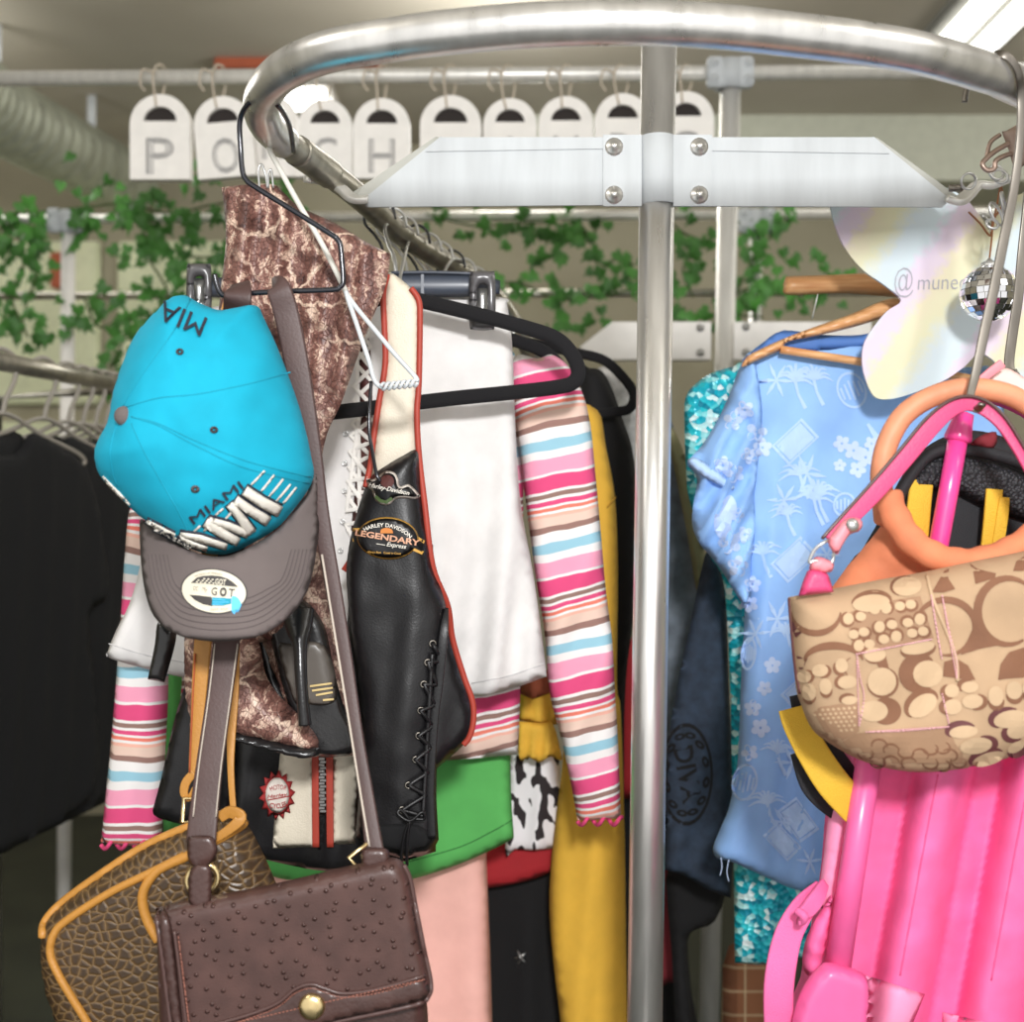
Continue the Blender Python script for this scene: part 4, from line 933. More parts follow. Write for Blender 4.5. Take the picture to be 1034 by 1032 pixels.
MU = thing('mustard_top', W(590, 420, 1.66), 'long mustard yellow knit garment beside the pole', 'dress')
build('body', sheet(sm([(570, 420), (603, 414), (612, 452), (621, 503), (624, 577), (623, 690), (627, 720), (631, 851), (632, 940), (633, 1032), (634, 1110), (634, 1110), (574, 1110), (566, 1032), (560, 982), (555, 925), (556, 880), (562, 820), (568, 770), (570, 700), (560, 560)], 4), 1.62, .018, .014, 20, 8, [(.006, 60, .05, .5, 500, 800)]), M['mustard'], MU)
build('side_seam', tube([(611, 515, 1.606), (616, 509, 1.604), (622, 502, 1.608)], .001, 4, seg=6), mat('mustard_thread', (176, 130, 36), .8), MU)
FR = thing('ruffled_blouse', W(545, 680, 1.64), 'mustard ruffled blouse hem peeping out beside the striped sleeve', 'blouse')
build('upper_tier', sheet(sm([(522, 690), (522, 690), (545, 688), (560, 700), (562, 732), (562, 732), (540, 730), (523, 727), (523, 727)], 3), 1.6, .006, .005, 8, 5, [(.004, 14, 0, 0, 690, 720)]), M['mustard'], FR)
build('lower_tier', sheet(sm([(523, 728), (523, 728), (545, 730), (558, 730), (566, 758), (567, 768), (556, 764), (545, 770), (534, 765), (526, 768), (522, 750)], 3), 1.595, .006, .005, 8, 4, [(.006, 14, .1, 0, 728, 760)]), M['mustard'], FR)
tag(build('rust_hem', sheet([(524, 676), (556, 676), (555, 700), (538, 706), (524, 700)], 1.59, .004, .004, 6, 5), mat('rust_cloth', (146, 74, 48), .85)), 'rust brown cloth edge just above the mustard ruffles', 'cloth')
tag(build('cow_print_top', sheet(sm([(516, 750), (516, 750), (540, 745), (562, 752), (566, 800), (562, 850), (548, 858), (520, 858), (510, 858)], 3), 1.64, .008, .008, 10, 6, [(.005, 30, .1, 0, 750, 830)]), M['cow']), 'black and white cow print top between green skirt and mustard dress', 'top')
tag(build('red_skirt', sheet(sm([(480, 840), (480, 840), (560, 835), (562, 870), (557, 880), (530, 890), (492, 897), (480, 897)], 3), 1.66, .008, .008, 10, 7), M['red']), 'dark red skirt hem below the cow print top', 'skirt')
BT = tag(build('black_trousers', sheet(sm([(470, 870), (470, 870), (560, 860), (572, 1000), (575, 1110), (575, 1110), (470, 1110)], 3), 1.7, .012, .01, 14, 9, [(.005, 60, 0, 0, 870, 950)]), M['blackcloth']), 'black trousers with a small silver flower charm', 'trousers')
fl2 = []
for i in range(10):
    a = 2 * PI * i / 10; r = 8 if i % 2 else 2.6; fl2.append((525 + r * math.cos(a), 967 + r * math.sin(a) * 1.15))
build('flower_charm', sheet(fl2, onto(BT, 1.69, .002), .002, .001, 2, 3), M['steel'], BT)
tag(build('black_dress', sheet(sm([(586, 380), (596, 372), (608, 375), (618, 392), (628, 421), (640, 462), (644, 543), (640, 620), (632, 690), (630, 800), (630, 1110), (630, 1110), (590, 1110), (590, 700), (586, 500)], 4), 1.74, .014, .012, 14, 8), M['blackcloth']), 'long black dress hanging left of the pole', 'dress')
tag(build('black_skirt', sheet(sm([(628, 800), (680, 780), (692, 900), (698, 1000), (722, 1110), (722, 1110), (600, 1110)], 3), 1.95, .012, .01, 14, 9), M['tee_black']), 'black skirt low down behind the pole', 'skirt')
GT = tag(build('pattern_blouse', sheet(sm([(602, 378), (618, 372), (634, 384), (646, 410), (650, 470), (644, 560), (620, 560), (612, 450)], 4), 1.8, .008, .008, 10, 7), mat('grey_white_print', (204, 202, 200), .8, var=.15, vscale=50)), 'grey and white blouse between black dress and pole', 'blouse')
tag(build('red_shirt', sheet(sm([(618, 668), (640, 640), (652, 480), (664, 464), (682, 482), (697, 510), (682, 532), (668, 548), (668, 660), (692, 680), (686, 780), (660, 800), (620, 795)], 3), 1.9, .012, .01, 12, 8), M['red']), 'red shirt showing on both sides of the pole', 'shirt')
tag(build('maroon_skirt', sheet(sm([(655, 860), (680, 850), (688, 920), (692, 985), (675, 992), (655, 990)], 3), 1.86, .01, .01, 10, 8), M['maroon']), 'dark maroon hem low down right of the pole', 'skirt')
# ------------------------------------------------------------------ turquoise cap
CP = thing('baseball_cap', W(215, 480, 1.02), 'turquoise baseball cap with grey brim and raised white lettering', 'cap')
crown = [(163, 311), (173, 301), (186, 298), (198, 304), (211, 310), (223, 313), (241, 310), (252, 308), (261, 310), (266, 320), (281, 353), (299, 401), (309, 436), (314, 460), (317, 478), (312, 493), (297, 514), (280, 533), (258, 547), (240, 556), (226, 560), (209, 559), (193, 554), (177, 545), (158, 533), (142, 522), (130, 511), (116, 497), (103, 482), (97, 461), (101, 444), (111, 424), (115, 401), (120, 383), (129, 358), (139, 338), (151, 323)]
def cdep(x, y):
    # the crown panels run from the button down to the brim: a dome leaning towards the brim
    a = (x - 215) / 120; b = (y - 440) / 130
    return 1.075 + .02 * max(0, -b) + .006 * math.sin(x / 16 + y / 30) * max(0, -b + .2)
cw = build('crown', sheet(sm(crown, 4), cdep, .075, .05, 95, 5, (), .004, 45, power=.62), M['cap_teal'], CP)
fc = onto(cw, 1.05, .0)
sd = MD()
for pts in ([(133, 421), (160, 428), (200, 446), (250, 466), (314, 482)], [(133, 421), (160, 430), (198, 450), (246, 472), (312, 488)], [(128, 411), (160, 402), (200, 398), (250, 388), (293, 376)], [(125, 410), (140, 385), (165, 350), (178, 330), (192, 303)], [(118, 428), (112, 450), (112, 470), (118, 490)], [(133, 428), (145, 455), (165, 490), (182, 520), (196, 552)]):
    sd.merge(line_on(cw, pts, .0008, 1.05, -.0003))
build('seams', sd, M['cap_seam'], CP)
build('top_button', lathe(W(125, 420, fc(125, 420) + .001), Vector((-.35, -1, .1)), [(0, .006), (.004, .0057), (.0072, .004), (.0085, .001), (.0085, -.002)], 20), M['cap_grey'], CP)
for x, y, r in ((197, 494, 4.6), (216, 434, 4.2), (181.5, 355, 4)):
    build('eyelet', sheet(ell(x, y, r, r * .85), onto(cw, 1.04, .0012), .0014, .0004, 2, 2, holes=[ell(x, y, 1.2, 1.1, 0, 8)]), M['cap_darkgrey'], CP)
brim = [(143, 524), (158, 535), (177, 547), (193, 556), (209, 561), (226, 562), (240, 558), (258, 549), (280, 535), (297, 516), (312, 495), (318, 478), (322, 488), (323, 518), (320, 553), (314, 586), (306, 605), (295, 620), (279, 633), (263, 642), (244, 646), (221, 648), (198, 646), (179, 641), (163, 631), (152, 616), (145, 590), (142, 562), (141, 535)]
def bdep(x, y): return 1.062 - .05 * max(0, min(1, (y - 520) / 120)) + .05 * ((x - 232) / 92) ** 2
br = build('brim', sheet(sm(brim, 3), bdep, .0035, .0035, 4, 6), M['cap_grey'], CP)
st = MD()
for k in (8, 15, 22, 29, 36, 43):
    pts = [(145 + k * .55, 560), (149 + k * .6, 590 - k * .1), (160 + k * .55, 618 - k * .5), (180 + k * .4, 636 - k * .75), (220, 644 - k * .95), (262 - k * .35, 637 - k * .75), (292 - k * .5, 616 - k * .5), (311 - k * .6, 588 - k * .1), (318 - k * .55, 555)]
    st.merge(line_on(br, pts, .0005, 1.02, .0002))
build('brim_stitching', st, M['cap_darkgrey'], br)
# sticker
rot = .12; SC = (216, 597)
def sx(x, y): return (190 + x / 17.2, 570 + y / 17.2)
sk_ = build('sticker', sheet(ell(*SC, 34, 23, rot, 36), onto(br, 1.02, .0008), step=4, board=.0005), M['sticker_dark'], br)
f1 = onto(sk_, 1.02, .0004)
sf = build('sticker_face', sheet(ell(*SC, 32.4, 21.6, rot, 36), f1, step=4, board=.0004), M['sticker'], sk_)
f2 = lambda x, y: f1(x, y) - .0006
build('dark_bands', sheet([sx(*p) for p in ((45, 320), (150, 230), (250, 200), (400, 190), (560, 205), (680, 245), (780, 310), (865, 390), (700, 375), (450, 350), (250, 325))], f2, step=4, board=.0003).merge(sheet([sx(*p) for p in ((20, 525), (120, 620), (260, 690), (420, 725), (410, 565), (200, 540))], f2, step=4, board=.0003)), M['sticker_dark'], sk_)
chk = MD()
for r in range(4):
    for c in range(9):
        if (r + c) % 2: continue
        x, y = 120 + c * 36 + r * 8, 225 + r * 32 + c * 3
        if x < 200 and y < 260: continue
        chk.merge(sheet([sx(x, y), sx(x + 32, y + 3), sx(x + 30, y + 26), sx(x - 2, y + 24)], lambda a, b: f2(a, b) - .0004, step=4, board=.0002))
build('checks', chk, M['sticker'], sk_)
build('teal_strip', sheet([sx(*p) for p in ((420, 570), (750, 590), (745, 680), (600, 715), (410, 710))], lambda a, b: f2(a, b) - .0002, step=4, board=.0003), M['sticker_teal'], sk_)
build('strip_lines', MD().merge(sheet(stroke([sx(425, 605), sx(640, 615)], .8), lambda a, b: f2(a, b) - .0006, step=4, board=.0002)).merge(sheet(stroke([sx(425, 650), sx(700, 655)], .8), lambda a, b: f2(a, b) - .0006, step=4, board=.0002)).merge(sheet(stroke([sx(430, 690), sx(600, 692)], .8), lambda a, b: f2(a, b) - .0006, step=4, board=.0002)), M['sticker_blue'], sk_)
f3 = lambda x, y: f2(x, y) - .0004
build('sticker_lettering', text_md('G', *sx(455, 460), 8.2, f3, -6, 5.6, .01, .0003).merge(text_md('O', *sx(610, 470), 8.4, f3, -6, 7, .05, .0003)).merge(text_md('T', *sx(755, 485), 8.4, f3, -6, 6, .01, .0003)), M['sticker_dark'], sk_)
build('small_lettering', text_md('OC', *sx(130, 410), 4.6, f3, -8, 5, 0, .0003).merge(text_md('My', *sx(290, 425), 4.6, f3, -8, 5, 0, .0003)).merge(text_md('NATION OF FRIENDS', *sx(350, 150), 2.2, f3, 4, 28, .0, .0003, arc=44)).merge(text_md('GOT ANY', *sx(540, 775), 2.6, f3, 2, 18, .0, .0003)), mat('sticker_faded_ink', (150, 138, 122), .6), sk_)
build('band_lettering', text_md('GOT', *sx(565, 300), 6, f3, -6, 11, .02, .0003), M['sticker'], sk_)
build('blue_dot', sheet(sm([sx(*p) for p in ((760, 560), (800, 545), (870, 590), (920, 680), (905, 750), (850, 850), (790, 855), (750, 790), (755, 640))], 3), f3, step=4, board=.0004), M['sticker_blue'], sk_)
# raised lettering on the crown
def kz(x, y): return (100 + x / 4.3, 460 + y / 4.3)
strokes = [([(632, 152), (712, 205), (788, 245)], (46, 48, 50)), ([(592, 192), (660, 240), (738, 288)], (40, 42, 46)), ([(566, 212), (615, 270), (664, 340)], (34, 40, 46)), ([(478, 282), (560, 305), (650, 344)], (30, 34, 36)), ([(462, 290), (530, 335), (606, 378)], (44, 42, 40)), ([(352, 345), (440, 362), (556, 398)], (24, 34, 30)), ([(345, 356), (400, 385), (470, 408)], (26, 26, 22)), ([(206, 285), (260, 315), (330, 348)], (16, 22, 16)), ([(240, 322), (330, 364), (400, 398)], (10, 16, 12))]
ol, wh = MD(), MD()
fl0 = lambda x, y: (hit([cw], x, y) or hit([cw], x - 4, y - 6) or 1.06) - .0006
for P, wd in strokes:
    q = [kz(*p) for p in P]
    ol.merge(sheet(stroke([(x - .8, y - 1.2) for x, y in q], [(w + 16) / 4.3 for w in wd]), fl0, .001, .0003, 2, 3))
    wh.merge(sheet(stroke(q, [w / 4.3 for w in wd]), lambda x, y: fl0(x, y) - .0022, .0024, .0008, 4, 3))
build('lettering_outline', ol, M['thread_dark'], CP)
build('raised_lettering', wh, M['thread_white'], CP)
build('side_lettering', sheet(stroke([(103.5, 481), (110, 489), (120, 499), (131, 510)], [2, 4, 4, 2]), lambda x, y: fl0(x, y) - .0015, .0015, .0006, 2, 3), M['thread_white'], CP)
build('small_lettering', text_md('MIAMI', 218.3, 507.5, 9.6, lambda x, y: fl0(x, y) - .002, 36, 63, 0, .001, 0), M['thread_dark'], CP)
lines = MD()
for a, b in (((660, 128), (720, 66)), ((704, 156), (762, 84)), ((738, 180), (800, 102)), ((770, 200), (832, 124)), ((800, 208), (858, 138)), ((505, 260), (540, 230)), ((550, 275), (585, 235)), ((412, 330), (440, 305)), ((455, 330), (480, 300))):
    lines.merge(sheet(stroke([kz(*a), kz(*b)], 2.2), lambda x, y: fl0(x, y) - .0008, .0012, .0004, 1.5, 3))
build('stripe_embroidery', lines, M['thread_white'], CP)
build('back_lettering', text_md('MIA', 183.5, 322, 21, lambda x, y: fl0(x, y) - .003, 158, 48, 0, .001, 0), M['thread_dark'], CP)

# ------------------------------------------------------------------ crocodile bag (behind) and its tan straps
CB = thing('shoulder_bag', W(170, 1010, 1.1), 'olive brown crocodile print bag with tan piping hanging behind the ostrich bag', 'bag')
cb = build('body', sheet(sm([(42, 942), (46, 926), (68, 906), (112, 873), (149, 851), (186, 833), (222, 821), (237, 818), (246, 828), (258, 846), (276, 885), (290, 930), (300, 1000), (300, 1110), (300, 1110), (78, 1110), (78, 1110), (62, 1040), (47, 998), (42, 965)], 4), 1.1, .03, .03, 34, 7), M['croc'], CB)
md = MD()
for pts, r in (([(43, 946), (46, 930), (66, 909), (112, 876), (149, 853), (190, 835), (228, 821)], .0042), ([(112, 1080), (90, 1036), (73, 1008), (60, 986), (51, 964), (54, 944), (68, 929), (110, 902), (150, 882), (186, 864)], .0038), ([(160, 950), (149, 930), (144, 912), (146, 897), (157, 881), (172, 872), (192, 863), (240, 836), (246, 830)], .0046)):
    md.merge(line_on(cb, pts, r, 1.08, .001, 10))
build('piping', md, M['tan'], CB)
build('rim_band', strap([(222, 826, 1.072, 10), (232, 820, 1.072, 12), (243, 826, 1.07, 12), (225, 842, 1.068, 9), (195, 858, 1.066, 9)], .004), M['tan'], CB)
build('tan_strap', strap([(232, 300, 1.135, 9), (228, 330, 1.125, 14), (220, 450, 1.12, 18), (210, 600, 1.115, 18), (204, 660, 1.11, 17), (199, 730, 1.105, 13), (195, 782, 1.1, 9)], .003).merge(strap([(196, 780, 1.1, 8), (188, 790, 1.1, 9), (186, 801, 1.1, 8), (191, 806, 1.1, 6), (197, 796, 1.098, 6)], .003)), M['tan'], CB)
build('back_strap', strap([(236, 650, 1.14, 12), (235, 700, 1.135, 12), (233, 770, 1.12, 7), (236, 822, 1.1, 6)], .003), M['tan'], CB)
build('strap_stitching', tube([(197, 660, 1.107), (193.5, 730, 1.1), (191.5, 780, 1.096)], .0008, 5, seg=6), mat('red_thread', (176, 84, 46), .7), CB)
build('buckle', tube([(186, 806, 1.095), (197, 806, 1.095), (195, 830, 1.092), (184, 830, 1.092)], .0022, 4, True, False, 8), M['gold'], CB)

# ------------------------------------------------------------------ ostrich bag (front)
OB = thing('handbag', W(295, 960, 1.03), 'dark brown ostrich leather handbag with a round brass button in front', 'bag')
ob = build('body', sheet(sm([(158, 925), (158, 925), (250, 905), (350, 880), (405, 870), (414, 900), (430, 1000), (433, 1060), (433, 1110), (433, 1110), (166, 1110), (166, 1110), (160, 1000)], 3), 1.045, .022, .03, 18, 8), M['bagbrown'], OB)
flap = [(157, 924), (164, 915), (200, 907), (250, 898), (300, 887), (345, 876), (380, 868), (398, 866), (408, 872), (414, 886), (420, 918), (428, 958), (436, 990), (437, 1000), (431, 1011), (410, 1018), (387, 1024), (340, 1034), (290, 1050), (230, 1064), (190, 1072), (176, 1072), (172, 1050), (165, 990)]
fp = build('flap', sheet(sm(flap, 4), 1.02, .014, .006, 14, 5), M['ostrich'], OB)
ff = onto(fp, 1.0, .0004)
ln = [(186, 1041), (230, 1031), (262, 1021), (282, 1012), (298, 999), (314, 994), (328, 998), (345, 1003), (370, 1001), (400, 994), (429, 985)]
low = sheet(sm([(186, 1041), (186, 1041)] + ln[1:-1] + [(429, 985), (429, 985), (434, 999), (430, 1008), (410, 1015), (387, 1021), (340, 1031), (290, 1047), (230, 1061), (192, 1068), (192, 1068)], 5), ff, .0016, .0006, 3, 5)
build('lower_panel', low, M['bagbrown'], OB)
build('side_band', sheet(sm([(159, 927), (168, 920), (174, 940), (180, 990), (188, 1066), (188, 1066), (178, 1068), (178, 1068), (167, 1000)], 4), ff, .002, .0006, 3, 5), M['bagbrown'], OB)
build('piping', line_on(fp, [(158, 925), (163, 960), (168, 1000), (176, 1060)], .0022, 1.01, 0).merge(line_on(fp, [(176, 940), (182, 985), (190, 1050)], .0016, 1.01, .002)).merge(line_on(fp, [(408, 874), (414, 888), (420, 918), (428, 958), (435, 992), (433, 1005), (424, 1013), (387, 1022), (340, 1032), (290, 1047)], .0022, 1.01, 0)).merge(line_on(fp, ln, .0014, 1.01, .0012)), M['piping_brown'], OB)
def stitches(o, pts, dflt, w=.0007, lift=.002, step=4.0):
    q = dens([tuple(p) for p in cr(pts, 8)], step)[:-1]; md = MD(); fn = onto(o, dflt, lift)
    P = [W(x, y, fn(x, y)) for x, y in q]
    for i in range(0, len(P) - 1):
        if (P[i + 1] - P[i]).length < .02: md.merge(sweep([P[i].lerp(P[i + 1], .15), P[i].lerp(P[i + 1], .8)], circ(w, 5)))
    return md
build('stitching', stitches(fp, [(x, y + 4) for x, y in ln], 1.0, .0005, .0028).merge(stitches(fp, [(180, 945), (187, 1000), (194, 1060)], 1.0, .0005, .003)), mat('copper_thread', (160, 104, 88), .7), OB)
build('brass_button', lathe(W(315, 1016, ff(315, 1016) - .001), (0, -1, .05), [(0, .0058), (.006, .0055), (.0092, .0045), (.0112, .002), (.0114, -.002)], 28), M['gold'], OB)
sl = build('shoulder_strap', strap([(243, 287, 1.135, 20), (240, 300, 1.11, 28), (238, 350, 1.14, 28), (236, 500, 1.135, 28), (231, 600, 1.1, 27), (229, 645, 1.085, 27), (222, 700, 1.075, 26), (212, 770, 1.06, 27), (206, 820, 1.05, 29), (203, 850, 1.04, 30)], .0036, ref=(0, -1, .02)).merge(
     strap([(246, 291, 1.11, 22), (262, 290, 1.105, 22), (275, 289, 1.11, 22)], .003) if False else MD()), M['strap_brown'], OB)
build('strap_return', strap([(278, 292, 1.13, 20), (281, 291, 1.108, 24), (290, 320, 1.11, 25), (302, 380, 1.11, 24), (314, 450, 1.11, 20), (324, 520, 1.11, 17), (336, 590, 1.105, 16), (348, 660, 1.095, 14), (360, 740, 1.08, 13), (370, 800, 1.065, 14), (377, 850, 1.05, 18), (380, 868, 1.045, 20)], .006), M['strap_brown'], OB)
build('strap_edge', tube([(325, 560, 1.095), (338, 640, 1.085), (351, 720, 1.07), (363, 795, 1.055), (373, 855, 1.042)], .0011, 6, seg=6), M['strap_edge'], OB)
build('strap_stitching', tube([(240, 650, 1.078), (233, 702, 1.068), (223.5, 772, 1.053), (218, 825, 1.043)], .0006, 5, seg=6).merge(tube([(217, 650, 1.078), (211, 702, 1.068), (201, 772, 1.053), (195, 825, 1.043)], .0006, 5, seg=6)), M['strap_edge'], OB)
build('strap_keeper', sheet(sm([(189, 848), (194, 844), (212, 844), (218, 850), (219, 862), (213, 872), (206, 878), (196, 876), (190, 868)], 4), 1.028, .003, .002, 4, 4), M['bagbrown'], OB)
build('buckle_ring', ring(W(204.5, 888, 1.03), (0.1, -1, 0), .0125, .0026, 24, 8, 1.1), M['gold'], OB)
build('strap_tab', sheet(sm([(193, 876), (212, 876), (213, 905), (209, 915), (201, 919), (193, 914), (190, 905)], 4), 1.014, .002, .002, 4, 4), M['bagbrown'], OB)
build('strap_tab', sheet(sm([(366, 858), (392, 858), (390, 878), (382, 885), (373, 884), (367, 877)], 4), 1.02, .004, .002, 5, 4), M['bagbrown'], OB)
build('buckle_link', tube([(371, 852, 1.03), (352, 866, 1.03), (361, 876, 1.025), (384, 868, 1.022)], .0018, 4, False, False, 8), M['gold'], OB)
# ------------------------------------------------------------------ right side, back to front
tag(build('plaid_skirt', sheet(sm([(736, 955), (790, 950), (800, 1000), (805, 1110), (805, 1110), (724, 1110), (728, 1032)], 3), 1.8, .01, .01, 12, 8, [(.004, 30, 0, 0, 950, 1000)]), M['plaid']), 'brown plaid skirt low down below the sequin dress', 'skirt')
tag(build('grey_denim_jacket', sheet(sm([(664, 440), (680, 430), (700, 520), (716, 610), (712, 700), (690, 760), (664, 760)], 3), 1.86, .012, .01, 12, 8), M['greydenim']), 'grey denim jacket sleeve just right of the pole', 'jacket')
tag(build('olive_jacket', sheet(sm([(670, 425), (684, 440), (700, 490), (712, 560), (712, 600), (704, 600), (694, 540), (680, 470)], 3), 1.83, .01, .008, 8, 7), M['olive']), 'thin olive garment edge right of the pole', 'jacket')
NV = tag(build('denim_top', sheet(sm([(712, 560), (722, 560), (732, 591), (736, 690), (740, 784), (741, 850), (738, 907), (738, 907), (715, 898), (690, 884), (670, 878), (670, 878), (674, 760), (686, 680), (697, 630)], 3), 1.66, .014, .012, 14, 7, [(.004, 45, .3, 0, 600, 800)], .004), M['navy']), 'faded navy denim top with a black round emblem, right of the pole', 'top')
em = MD(); fn = onto(NV, 1.65, .0006)
ec = (693, 782)
em.merge(sheet(ell(*ec, 27, 52, .0, 30), fn, step=5, board=.0004, holes=[ell(*ec, 24.5, 48, 0, 26)]))
em.merge(text_md('VINTAGE', 693, 760, 13, fn, -78, 62, .01, .0004)) if False else None
for k in range(12):
    a = 2 * PI * k / 12 + .2; em.merge(sheet(ell(ec[0] + 20.5 * math.cos(a), ec[1] + 40 * math.sin(a), 3.6, 6.2, a, 8), fn, step=4, board=.0004, holes=[ell(ec[0] + 20.5 * math.cos(a), ec[1] + 40 * math.sin(a), 1.4, 2.6, a, 6)]))
em.merge(text_md('DIVA', ec[0] + 2, ec[1], 20, fn, -80, 58, .02, .0004))
build('emblem_print', em, M['blackcloth'], NV)
tag(build('dark_skirt', sheet(sm([(676, 870), (730, 890), (722, 930), (700, 940), (694, 960), (700, 1032), (722, 1110), (722, 1110), (690, 1110), (678, 960)], 3), 1.76, .01, .01, 12, 8), M['blackcloth']), 'black fabric hanging below the navy denim top', 'skirt')

SQ = tag(build('sequin_dress', sheet(sm([(752, 366), (740, 370), (718, 377), (702, 388), (693, 400), (691, 420), (693, 478), (697, 508), (716, 560), (731, 590), (737, 690), (739, 780), (741, 880), (742, 972), (742, 972), (776, 974), (820, 965), (820, 965), (850, 800), (850, 500), (800, 380)], 4), 1.58, .014, .012, 14, 7, [(.006, 60, 0, 0, 500, 900)], .006, 30), M['sequin']), 'turquoise sequin dress behind the blue printed dress', 'dress')

def wooden_hanger(loc, d, left, right, bar, hook, lab):
    t = thing('wooden_hanger', W(*loc), lab, 'hanger', 'wooden hangers on the right')
    build('shoulder', sheet(sm(left, 4), d, .008, .008, 6, 5).merge(sheet(sm(right, 4), d, .008, .008, 6, 5)), M['wood'], t)
    if bar: build('bar', tube(bar, .0052, 4), M['wood'], t)
    build('hook', tube(hook, .0019, 6), M['steel'], t); return t
WA = wooden_hanger((905, 302, 1.47), 1.465, [(749, 369), (752, 363), (757, 358), (775, 349), (796, 340), (820, 331), (860, 317), (890, 304), (908, 301), (912, 307), (905, 315), (870, 328), (830, 338), (796, 345), (789, 353), (770, 362), (752, 370)], [(905, 302), (920, 304), (960, 318), (1000, 335), (1040, 352), (1075, 368), (1074, 376), (1060, 374), (1000, 352), (940, 328), (905, 315)],
              [(788, 353, 1.465), (840, 361, 1.465), (900, 370, 1.465), (960, 379, 1.465), (1040, 392, 1.465)], [(908, 303, 1.465), (909, 285, 1.47), (925, 265, 1.48), (955, 252, 1.5), (990, 240, 1.56), (1010, 228, 1.58), (1004, 218, 1.56)], 'varnished wooden hanger inside the neckline of the blue printed dress')
WB = wooden_hanger((870, 285, 1.54), 1.535, [(791, 290), (793, 281), (798, 279), (830, 278), (874, 276), (900, 277), (915, 290), (910, 300), (890, 299), (850, 296), (797, 298)], [(900, 277), (930, 282), (990, 300), (1050, 325), (1048, 333), (990, 318), (910, 300)], None, [(905, 279, 1.535), (908, 262, 1.55), (930, 245, 1.58), (970, 235, 1.63), (998, 228, 1.62), (992, 218, 1.6)], 'empty looking wooden hanger raised behind the butterfly sign')
build('wire_pin', tube([(826, 296, 1.535), (824, 305, 1.535), (820, 322, 1.54)], .0008, 4, seg=6), M['steel'], WB)

# blue printed dress
BD = thing('printed_dress', W(830, 350, 1.5), 'light blue dress with pale palm and blossom print on the wooden hanger', 'dress')
bdy = build('body', sheet(sm([(752, 362), (770, 346), (792, 333), (792, 333), (830, 340), (870, 345), (905, 360), (960, 372), (1010, 380), (1010, 500), (1000, 800), (930, 900), (930, 900), (870, 895), (823, 892), (806, 899), (765, 882), (738, 870), (725, 867), (720, 856), (728, 835), (736, 815), (745, 767), (748, 690), (752, 611), (748, 560), (750, 480), (752, 420), (746, 385)], 3), 1.5, .016, .012, 14, 7, [(.007, 70, .08, .3, 420, 800), (.003, 31, .1, 1, 380, 600)], .006, 60), M['blue'], BD)
slv2 = build('sleeve', sheet(sm([(760, 358), (748, 368), (738, 395), (724, 425), (710, 448), (694, 467), (700, 476), (704, 486), (700, 510), (699, 530), (706, 548), (720, 565), (731, 580), (741, 596), (752, 611), (758, 590), (762, 540), (764, 480), (770, 420)], 4), 1.485, .02, .012, 16, 5, [(.009, 24, .45, .3, 390, 480)], .016, 30), M['blue'], BD)
build('neck_back', sheet(sm([(750, 366), (766, 350), (790, 334), (830, 338), (870, 338), (905, 330), (900, 345), (860, 352), (800, 356)], 4), 1.485, .004, .004, 6, 6, (), .003), mat('blue_lining', (84, 126, 196), .7), BD)
build('sleeve_fold', sheet(sm([(694, 466), (702, 462), (716, 470), (730, 480), (742, 492), (734, 494), (718, 486), (706, 478)], 4), 1.462, .005, .003, 5, 4, (), .004, 20), M['blueprint'], BD)
pr, pw = MD(), MD()
fb = onto([bdy, slv2], 1.49, .0009)
def put(md, poly): md.merge(sheet(poly, fb, step=6, board=.0004))
def palm(cx, cy, s, rot=0, md=pr, n=8):
    for k in range(n):
        a = rot + PI * (1.05 + .9 * k / (n - 1)) if n > 5 else rot + 2 * PI * k / n
        L = s * random.uniform(.75, 1.1); ex, ey = cx + L * math.cos(a), cy + L * math.sin(a) * .8 + L * .18
        mx, my = cx + L * .5 * math.cos(a), cy + L * .5 * math.sin(a) - L * .1
        put(md, stroke([tuple(p) for p in cr([(cx, cy), (mx, my), (ex, ey)], 4)], [1.6, s * .08, s * .11, s * .12, s * .12, s * .1, s * .08, s * .05, .6]))
    put(md, stroke([(cx, cy), (cx + s * .12, cy + s * .5), (cx + s * .4, cy + s * 1.05)], [3, 3, 4]))
def star(cx, cy, s, n=6, md=pr):
    for k in range(n):
        a = 2 * PI * k / n + random.uniform(-.2, .2); put(md, stroke([(cx, cy), (cx + s * .5 * math.cos(a), cy + s * .5 * math.sin(a)), (cx + s * math.cos(a), cy + s * math.sin(a))], [1.2, s * .22, .6]))
def flower(cx, cy, s, md=pw):
    for k in range(5):
        a = 2 * PI * k / 5 + cx; put(md, ell(cx + s * .62 * math.cos(a), cy + s * .62 * math.sin(a), s * .5, s * .42, a, 10))
def diamond(cx, cy, w, h, rot, md=pr):
    c, s = math.cos(rot), math.sin(rot)
    R = lambda k: [(cx + k * (a * w * c - b * h * s), cy + k * (a * w * s + b * h * c)) for a, b in ((-1, -1), (1, -1), (1, 1), (-1, 1))]
    md.merge(sheet(R(1), fb, step=6, board=.0004, holes=[R(.86)])); md.merge(sheet(R(.8), fb, step=6, board=.0003))
def oval(cx, cy, rx, ry, rot, md=pr):
    md.merge(sheet(ell(cx, cy, rx, ry, rot), fb, step=6, board=.0004, holes=[ell(cx, cy, rx - 2.4, ry - 2.4, rot)]))
    for k in range(-2, 3): put(md, stroke([(cx + k * rx * .32 * math.cos(rot) - ry * .55 * -math.sin(rot) * (1 - abs(k) * .2), cy + k * rx * .32 * math.sin(rot) - ry * .55 * math.cos(rot) * (1 - abs(k) * .2)), (cx + k * rx * .32 * math.cos(rot) + ry * .55 * -math.sin(rot) * (1 - abs(k) * .2), cy + k * rx * .32 * math.sin(rot) + ry * .55 * math.cos(rot) * (1 - abs(k) * .2))], 2.2))
